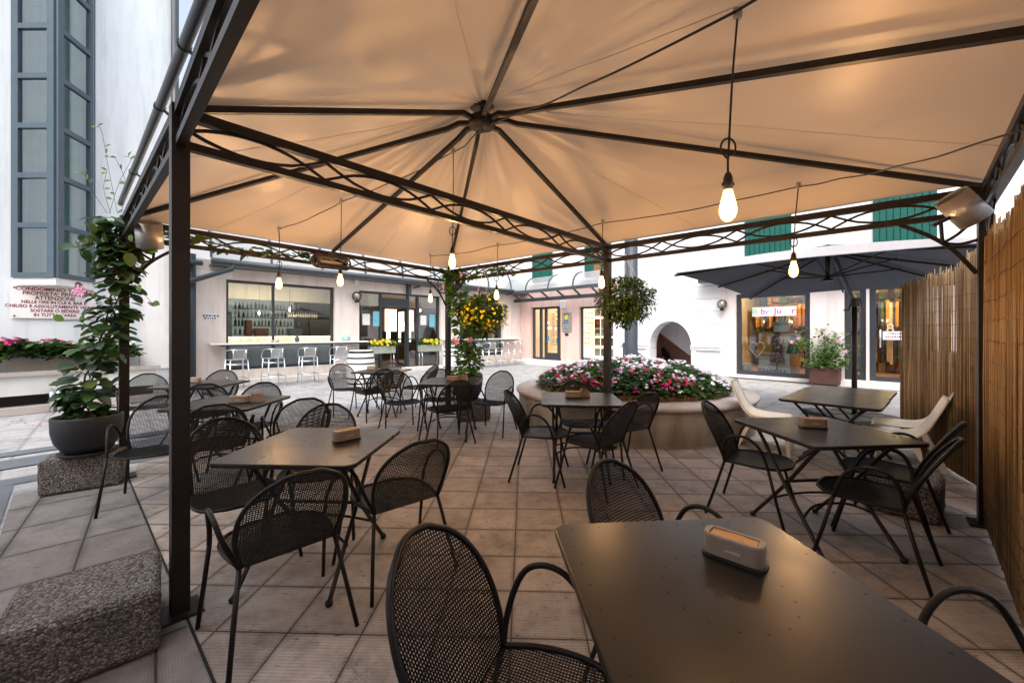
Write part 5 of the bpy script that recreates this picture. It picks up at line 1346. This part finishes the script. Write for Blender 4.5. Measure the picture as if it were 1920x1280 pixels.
mb.quad((kL + .1, Dk, 0), (kR - .1, Dk, 0), (kR - .1, Dk, 3.1), (kL + .1, Dk, 3.1)); mb.quad((kL + .1, .3, 0), (kL + .1, Dk, 0), (kL + .1, Dk, 3.1), (kL + .1, .3, 3.1)); mb.quad((kR - .1, .3, 0), (kR - .1, Dk, 0), (kR - .1, Dk, 3.1), (kR - .1, .3, 3.1))
mb.build('room_wall', M['interior'], ks)
mb = MB(); mb.quad((kL + .1, .3, 2.9), (kR - .1, .3, 2.9), (kR - .1, Dk, 2.9), (kL + .1, Dk, 2.9)); mb.build('ceiling', M['wall_cream'], ks)
mb = MB(); mb.quad((kL + .1, .3, .15), (kR - .1, .3, .15), (kR - .1, Dk, .15), (kL + .1, Dk, .15)); mb.box(((kw[0] + kw[1]) / 2, .62, kw[2] - .0), (kw[1] - kw[0], .6, .06)); mb.build('floor', M['wood'], ks)
mb = MB()
for k in range(9): mb.lathe([(0, 2.6), (.09, 2.62), (.07, 2.72)], 10, 0, Matrix.Translation((kL + .7 + k * .62, 1.5 + .5 * (k % 2), 0)))
mb.build('ceiling_spot', m_emit('shop_spot', (1, .68, .32), 40), ks)
rr = random.Random(4); cl = [m_simple('cloth_' + n, c, .8) for n, c in (('ochre', (.45, .22, .02)), ('navy', (.02, .03, .07)), ('rust', (.25, .08, .03)), ('cream', (.5, .45, .35)), ('green', (.05, .1, .04)), ('black', (.02, .02, .02)))]
mb = MB()
for row in range(2):
    for k in range(70):
        x = kL + .4 + (kR - kL - .8) * k / 70; mb.box((x, 2.6 + row * .5, 1.9 - row * 1.1 + rr.uniform(-.05, .05)), (.07, .35, .7), rr.randrange(6), None, rr.uniform(-.2, .2))
o = mb.build('clothes_on_rails', cl, ks); tag(o, kind='stuff')
mb = MB()
for row in range(5):
    for k in range(26): x = kL + .4 + (kR - kL - .8) * k / 26; mb.box((x, 3.4, .3 + row * .55), (rr.uniform(.1, .2), .25, rr.uniform(.12, .35)), rr.randrange(6))
o = mb.build('goods_on_shelves', cl, ks); tag(o, kind='stuff')
# display panel and clothes
px_ = lambda a: ps(a, -.75)
mb = MB(); z0, z1 = kw[2] + .03, PP.z(1455, 624, -.8); xL, xR = px_(1422), px_(1500)
for k in range(6): mb.box(((xL + xR) / 2, .80, z0 + (z1 - z0) * (k + .5) / 6), (xR - xL, .03, (z1 - z0) / 6 - .015))
pn = mb.build('slat_panel', M['sign'], ks); mb = MB(); mb.box(((xL + xR) / 2, .78, z1 + .02), (xR - xL + .1, .1, .05)); mb.build('shelf_edge', M['wood'], pn)
def hang(name, lab, cat, px, prof, z, mat, dep=.10, off=-.62):
    c = PP.pt(PP.s(px, off), z, off); t = thing(name, lab, cat, c, PP.ang); mb = MB(); n = 20; vs = []; fs = []
    for (w, zz_) in prof:
        for j in range(n): a = 2 * pi * j / n; fl_ = 1 + .10 * sin(a * 7) * (1 if zz_ < prof[0][1] * .5 else .2); vs.append((w * cos(a) * fl_, dep * (.5 + w) * sin(a) * fl_, zz_))
    for i in range(len(prof) - 1):
        for j in range(n): fs.append((i * n + j, i * n + (j + 1) % n, (i + 1) * n + (j + 1) % n, (i + 1) * n + j))
    mb.add(vs, fs, 0, True); mb.build('cloth', mat, t); return t
def m_dots():
    t = NT('dotted_print'); v = t.node('ShaderNodeTexVoronoi'); v.inputs['Scale'].default_value = 26; t.link(t.coords(), v.inputs['Vector'])
    t.base(t.ramp(v.outputs['Distance'], [(.25, (.55, .4, .38)), (.36, (.09, .035, .05))])); t.set(.85, 0, .2); return t.mat
zb = kw[2] + .05
t = hang('dress', 'dark dotted dress on a dummy in the childrenswear window', 'dress', 1457, [(.05, 1.16), (.12, 1.10), (.13, .85), (.14, .70), (.19, .32)], zb, m_dots())
mb = MB(); mb.lathe([(0, 1.14), (.09, 1.17), (.11, 1.24), (.08, 1.32), (0, 1.34)], 14); mb.build('dummy_head', M['rust'], t); mb = MB(); mb.tube([(0, 0, 0), (0, 0, .4)], .025, 8); mb.lathe([(0, 0), (.14, 0), (.13, .02), (0, .03)], 14); mb.build('stand', M['wood'], t)
hang('skirt', 'mustard yellow skirt hanging in the childrenswear window', 'skirt', 1437, [(.10, 1.16), (.14, 1.05), (.24, .75), (.31, .52)], zb, cl[0], .12, -.68)
hang('top', 'grey sleeveless top hanging in the childrenswear window', 'top', 1489, [(.07, 1.12), (.12, 1.05), (.13, .9), (.20, .58)], zb, M['greyalu'], .1, -.68)
hang('trousers', 'ochre trousers below the grey top in the childrenswear window', 'trousers', 1491, [(.15, .58), (.14, .4), (.10, .02)], zb, cl[0], .1, -.70)
c = PP.pt(PP.s(1419, -.5), zb + .72, -.5); t = thing('heart_frame', 'white heart outline hanging in the childrenswear window', 'heart ornament', c, PP.ang)
mb = MB(); mb.tube([(.0125 * 16 * sin(a) ** 3, 0, .0165 * (13 * cos(a) - 5 * cos(2 * a) - 2 * cos(3 * a) - cos(4 * a))) for a in [2 * pi * k / 32 for k in range(32)]], .02, 6, True); mb.build('outline', M['sign'], t)
for i, (px, r, mt) in enumerate(((1390, .12, 'fl_pale'), (1399, .15, 'cream'))):
    c = PP.pt(PP.s(px, -.45), zb + .14, -.45); t = thing('toy', ('round pale toy at the left end of the childrenswear window', 'round cream soft toy with ring face in the childrenswear window')[i], 'toy', c, PP.ang)
    mb = MB(); mb.lathe([(r * cos(a), r * sin(a)) for a in [-pi / 2 + pi * k / 10 for k in range(11)]], 16, 0, Matrix.Scale(.6, 4, (0, 1, 0))); mb.build('body', M['sign'], t); mb = MB(); mb.tube([(r * .6 * cos(2 * pi * k / 16), -r * .55, r * .6 * sin(2 * pi * k / 16)) for k in range(16)], .03, 6, True); mb.build('face_ring', M[mt] if mt != 'cream' else M['fl_yellow'], t)
for i, px in enumerate((1427, 1442, 1448, 1467)):
    c = PP.pt(PP.s(px, -.42), zb, -.42); mb = MB()
    for s in (-1, 1): mb.rbox((s * .05, 0, .04), (.075, .18, .08), .02, 2); mb.rbox((s * .05, .05, .10), (.07, .08, .10 if i == 0 else .04), .02, 1)
    o = mb.build('shoes', M['greyalu']); o.location = c; o.rotation_euler = (0, 0, PP.ang); tag(o, ('pair of dark ankle boots', 'pair of grey baby shoes left of the dress stand', 'pair of grey baby shoes next to the dress stand', 'pair of flat dark shoes right of the dress stand')[i] + ' in the childrenswear window', 'shoes')
# shop sign on the glass
x0, x1 = ps(1409), ps(1492); zc = PP.z(1450, 583.5)
mb = MB(); mb.box(((x0 + x1) / 2, .10, zc), (x1 - x0, .012, .27)); o = mb.build('shop_sign', M['sign']); o.parent = ks
cols = dict(g=(.25, .6, .3), b=(.45, .7, .85), m=(.55, .02, .3), v=(.4, .3, .6), r=(.6, .04, .15), y=(.85, .8, .5), w=(.75, .76, .78))
word = [('B', 'g'), ('a', 'b'), ('b', 'm'), ('y', 'v'), ('-', 'b'), ('J', 'r'), ('u', 'm'), ('n', 'b'), ('i', 'y'), ('o', 'w'), ('r', 'm')]
xs = [.06, .15, .25, .345, .45, .535, .62, .71, .785, .85, .935]; ml = {k: m_simple('letter_' + k, c, .5) for k, c in cols.items()}
for (ch, k), fx in zip(word, xs): text('letter', ch, .235, ml[k], o, Matrix.Translation((x0 + (x1 - x0) * fx, .092, zc)) @ RX, 'CENTER', .002)
mb = MB(); mb.box((ps(1464, -.3), .35, PP.z(1464, 612, -.3)), (ps(1478) - ps(1449), .01, .30)); mb.box((ps(1464, -.3), .344, PP.z(1464, 606, -.3)), (ps(1478) - ps(1449), .01, .10), 1); mb.build('poster', [m_simple('poster_pale', (.5, .5, .46), .6), m_simple('poster_teal', (.04, .25, .32), .6)], ks)
mb = MB(); zb2 = .3
for (a, b, c, d, k) in ((.15, .75, 1.0, 1.3, 0), (.15, .85, .35, .95, 1), (.55, .9, 1.0, 1.35, 2), (.15, .85, 1.4, 1.9, 1)): mb.box((kn[0] + (kn[1] - kn[0]) * (a + b) / 2, .4 + .02 * k, (c + d) / 2), ((kn[1] - kn[0]) * (b - a), .02, d - c), k)
mb.build('narrow_window_display', [m_simple('lime_card', (.55, .6, .02), .6), m_simple('pale_board', (.45, .55, .6), .6), m_simple('crimson_card', (.4, .01, .1), .6)], ks)
sconce(PP, 1357, 571, .15, 'round glass wall lamp between the arched passage and the childrenswear window')
# potted shrub before the shop
c = PP.pt(ps(1547, .35), 0, .35); t = thing('potted_shrub', 'loose leafy shrub in a brown square box beside the childrenswear window', 'potted shrub', c, PP.ang)
mb = MB(); mb.rbox((0, 0, .26), (.62, .45, .42), .015, 1); mb.box((0, 0, .03), (.5, .38, .06)); mb.build('box', M['rust'], t)
st = MB(); lf = MB(); fl = MB()
for k in range(7):
    a = random.uniform(0, 6.28); e = V((random.uniform(-.75, .45), random.uniform(-.3, .25), random.uniform(.75, 1.5))); P = cr([(0, 0, .45), (e.x * .25, e.y * .3, .45 + (e.z - .45) * .5), e], 6); st.tube(P, [.012 - .0006 * i for i in range(len(P))], 5)
    for i in range(100): p = random.choice(P[5:]); q = p + V((random.gauss(0, .13), random.gauss(0, .12), random.gauss(0, .11))); lf.leaf(q, (random.uniform(-1, 1), random.uniform(-1, 1), random.uniform(-.6, .4)), (0, -.3, 1), .09, .05, random.choice([0, 1, 0]))
    if k < 4: fl.flower(e + V((0, -.15, 0)), (0, -1, .2), .05)
for i in range(190): lf.leaf((random.uniform(-.42, .45), random.uniform(-.3, .25), random.uniform(.48, .70)), (random.uniform(-1, 1), random.uniform(-1, .4), random.uniform(-.3, .5)), (0, -.3, 1), .10, .06, random.choice([0, 1, 0]))
st.build('branches', M['stem'], t); lf.build('leaves', [M['leaf_bright'], M['leaf_warm']], t); fl.build('flowers', M['fl_pale'], t)
# dark steel pillar and handrail by the planter
mb = MB(); mb.lathe([(.17, 0), (.17, 4.6), (0, 4.6)], 8, 0, Matrix.Translation((3.02, 10.1, 0))); tag(mb.build('pillar', m_simple('slate_steel', (.045, .055, .072), .5)), 'thick dark slate pillar behind the green hanging basket', 'pillar')
mb = MB(); mb.tube([(3.55, 12.6, 0), (3.55, 12.6, 1.0), (3.5, 12.6, 1.02), (4.4, 12.3, .35)], .05, 8); mb.tube([(4.3, 12.33, 0), (4.3, 12.33, .42)], .04, 8); tag(mb.build('handrail', M['greyalu']), 'grey metal handrail beside the arched passage', 'handrail')

# ------------------------------------------------------------------ WHITE HOUSE ON THE LEFT
WP = Plane((-8.9, 6.9), (.6, .8)); ws = WP.s
wh = WP.root('white_house', 'tall white house at the left with a grey framed bay window', 'building')
mb = MB(); wall(mb, -7, ws(332), 0, 9.5, [], 0, .3); mb.build('wall', m_wall('cool_white_render', (.70, .755, .78), .03), wh)
mb = MB(); x0, x1 = ws(262), ws(318); mb.box(((x0 + x1) / 2, -.015, 1.9), (x1 - x0, .03, 2.6)); mb.build('panel', M['wall_white'], wh)
inv = Matrix.Rotation(-WP.ang, 4, 'Z') @ Matrix.Translation(-WP.o)
A, B, C = V((-8.80, 7.03, 0)), V((-8.04, 7.02, 0)), V((-8.22, 7.82, 0))
fr = MB(); gl = MB(); sl = MB(); z0, zt_ = 2.35, 9.4
la, lb, lc = inv @ A, inv @ B, inv @ C
for (p, q) in ((la, lb), (lb, lc)):
    d = (q - p).normalized(); L = (q - p).length
    for s, w in ((.06, .12), (L - .06, .12)): fr.bar(p + d * s + V((0, 0, z0)), p + d * s + V((0, 0, zt_)), w, .07, 0, d.cross(V((0, 0, 1))))
    for k in range(9): z = z0 + .04 + k * .875; fr.bar(p + d * .12 + V((0, 0, z)), q - d * .12 + V((0, 0, z)), .07, .09)
    for k in range(8): z = z0 + .08 + k * .875; gl.quad(p + d * .1 + V((0, 0, z)), q - d * .1 + V((0, 0, z)), q - d * .1 + V((0, 0, z + .80)), p + d * .1 + V((0, 0, z + .80)))
bw = fr.build('bay_window', M['greyalu'], wh); gl.build('panes', M['glass_bay'], bw)
sl.add([tuple(p + V((0, 0, z))) for z in (2.22, 2.345) for p in (la, lb, lc)], [(0, 1, 4, 3), (1, 2, 5, 4), (2, 1, 0), (3, 4, 5)]); sl.build('bay_sill', M['wall_white'], bw)
mb = MB(); mid = (la + lc) / 2; mb.quad(la + V((0, -.06, 2.4)), lc + V((0, -.06, 2.4)), lc + V((0, -.06, 9.4)), la + V((0, -.06, 9.4))); mb.build('blind', m_simple('pale_blind', (.25, .38, .375), .8), bw)
# notice on the wall
x0, x1 = ws(18, .03), ws(181, .03); zc = (WP.z(100, 540, .03) + WP.z(100, 595, .03)) / 2; hh = WP.z(100, 537, .03) - WP.z(100, 596, .03)
sg = WP.root('wall_notice', 'white notice board with dark red Italian text under the bay window', 'notice board')
mb = MB(); mb.box(((x0 + x1) / 2, -.03, zc), (x1 - x0, .012, hh)); mb.build('board', M['sign'], sg)
mb = MB()
for sx in (x0 + .05, x1 - .05):
    for sz in (zc - hh / 2 + .04, zc + hh / 2 - .04): mb.lathe([(0, -.012), (.012, -.012), (.014, 0)], 8, 0, Matrix.Translation((sx, -.036, sz)) @ Matrix.Rotation(pi / 2, 4, 'X').inverted())
mb.build('screws', M['greyalu'], sg)
lines = [('CONDOMINIO TORRES', .088, 1.25), ("PROPRIETA' PRIVATA", .086, 1.2), ('ATTENZIONE', .10, 1.0), ("NELLE ORE IN CUI IL BAR E'", .076, 1.08), ('CHIUSO E ASSOLUTAMENTE VIETATO', .076, 1.12), ('SOSTARE O SEDERSI', .076, 1.1), ("IN TUTTA L'AREA", .076, 1.1)]
for i, (s, sz, w) in enumerate(lines):
    o = text('lettering', s, sz, M['red'], sg, Matrix.Translation(((x0 + x1) / 2, -.038, zc + hh * (.40 - .133 * i))) @ RX @ Matrix.Diagonal((w * .80, 1, 1, 1)), 'CENTER', .001, 1.0, .0018)
mb = MB(); mb.tube([WP.pt(ws(326), 0, .08), WP.pt(ws(326), 9.4, .08)], .07, 12); tag(mb.build('downpipe', M['gutter']), 'tall dark downpipe at the right corner of the white house', 'downpipe')
# flower trough along the house
TP = Plane((-8.45, 6.58), (.6, .8)); tr_ = TP.root('masonry_trough', 'long peeling plaster flower trough with stone ledge along the white house', 'flower trough')
x1 = TP.s(292); mb = MB(); mb.box(((x1 - 5) / 2, .29, .475), (x1 + 5, .56, .33)); mb.build('body', M['plaster'], tr_)
mb = MB(); mb.box(((x1 - 5) / 2 + .02, .02, .675), (x1 + 5.1, .12, .07)); mb.box(((x1 - 5) / 2, .30, .63), (x1 + 5.0, .5, .03), 1); mb.build('ledge', [M['rim'], M['soil']], tr_)
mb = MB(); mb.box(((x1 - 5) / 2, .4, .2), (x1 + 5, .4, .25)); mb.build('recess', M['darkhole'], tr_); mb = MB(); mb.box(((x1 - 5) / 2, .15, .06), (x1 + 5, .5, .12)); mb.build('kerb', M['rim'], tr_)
mb = MB()
for px in (97, 110): s = TP.s(px, .12); mb.tube([(s, -.12, 0), (s, -.12, .33), (s + .02, -.02, .36)], .03, 8)
mb.build('water_pipe', M['alu'], tr_)
def s2(): return random.uniform(-4.8, TP.s(262)), random.uniform(-.03, .5)
def h2(x, y): return .54 + .10 * sin(2.1 * x) * sin(3.3 * x + 1) + .05 * sin(9 * x + 4 * y) - .25 * max(0, (x - TP.s(235)) / .5) - .12 * max(0, -y + .1)
def f2(x, y):
    v = sin(2.6 * x + .6); return random.choice([3, 3, 3, 3]) if v > .15 else random.choice([0, 0, 3])
flowerbed('trough_flowers', 'dark green bedding plants with magenta and white flowers in the long trough', TP.pt(0, .64, 0), s2, h2, 6500, 105, .14, .052, f2, TP.ang)
# the house across the lane, behind the photographer, whose bulk shades the terrace
bh = thing('opposite_house', 'pale house across the lane, behind the photographer', 'building', (0, 0, 0))
mb = MB(); mb.box((1.0, -2.4, 4.5), (15, .4, 9.0)); mb.build('wall', M['wall_pink'], bh)
mb = MB(); mb.box((1.0, -2.4, 9.1), (15.6, 1.0, .2)); mb.build('roof', M['rust'], bh)
# ================================================================== LIGHT, CAMERA
W = bpy.data.worlds.new('World'); SC.world = W; W.use_nodes = True; nt = W.node_tree; bg = nt.nodes['Background']
sky = nt.nodes.new('ShaderNodeTexSky'); sky.sky_type = 'NISHITA'; sky.sun_disc = False
SUN_EL, SUN_AZ = radians(55), radians(192)
sky.sun_elevation = SUN_EL; sky.sun_rotation = SUN_AZ; sky.dust_density = 4.0; sky.air_density = 1.0; sky.ozone_density = 1.5
hs = nt.nodes.new('ShaderNodeHueSaturation'); hs.inputs['Saturation'].default_value = .55
nt.links.new(sky.outputs[0], hs.inputs['Color']); nt.links.new(hs.outputs[0], bg.inputs['Color']); bg.inputs['Strength'].default_value = .13
sd = bpy.data.lights.new('sun', 'SUN'); sd.energy = .7; sd.angle = radians(40); sd.color = (1, .97, .93)
so = bpy.data.objects.new('sun', sd); COL.objects.link(so)
dirv = V((sin(SUN_AZ) * cos(SUN_EL), cos(SUN_AZ) * cos(SUN_EL), sin(SUN_EL))); so.rotation_euler = dirv.to_track_quat('Z', 'Y').to_euler()
cd = bpy.data.cameras.new('camera'); cd.sensor_width = 36; cd.lens = F / 1920 * 36; cd.shift_y = -(640 - HOR) / 1920; cd.clip_start = .05; cd.clip_end = 400
co = bpy.data.objects.new('camera', cd); COL.objects.link(co); co.location = (0, 0, H); co.rotation_euler = (pi / 2, 0, 0); SC.camera = co
SC.view_settings.view_transform = 'Standard'; SC.view_settings.look = 'None'; SC.view_settings.gamma = 1; SC.view_settings.exposure = 1.58
SC.cycles.use_denoising = True; SC.cycles.max_bounces = 8; SC.cycles.transparent_max_bounces = 24; SC.cycles.diffuse_bounces = 4; SC.cycles.sample_clamp_indirect = 6
SC.cycles.caustics_reflective = False; SC.cycles.caustics_refractive = False
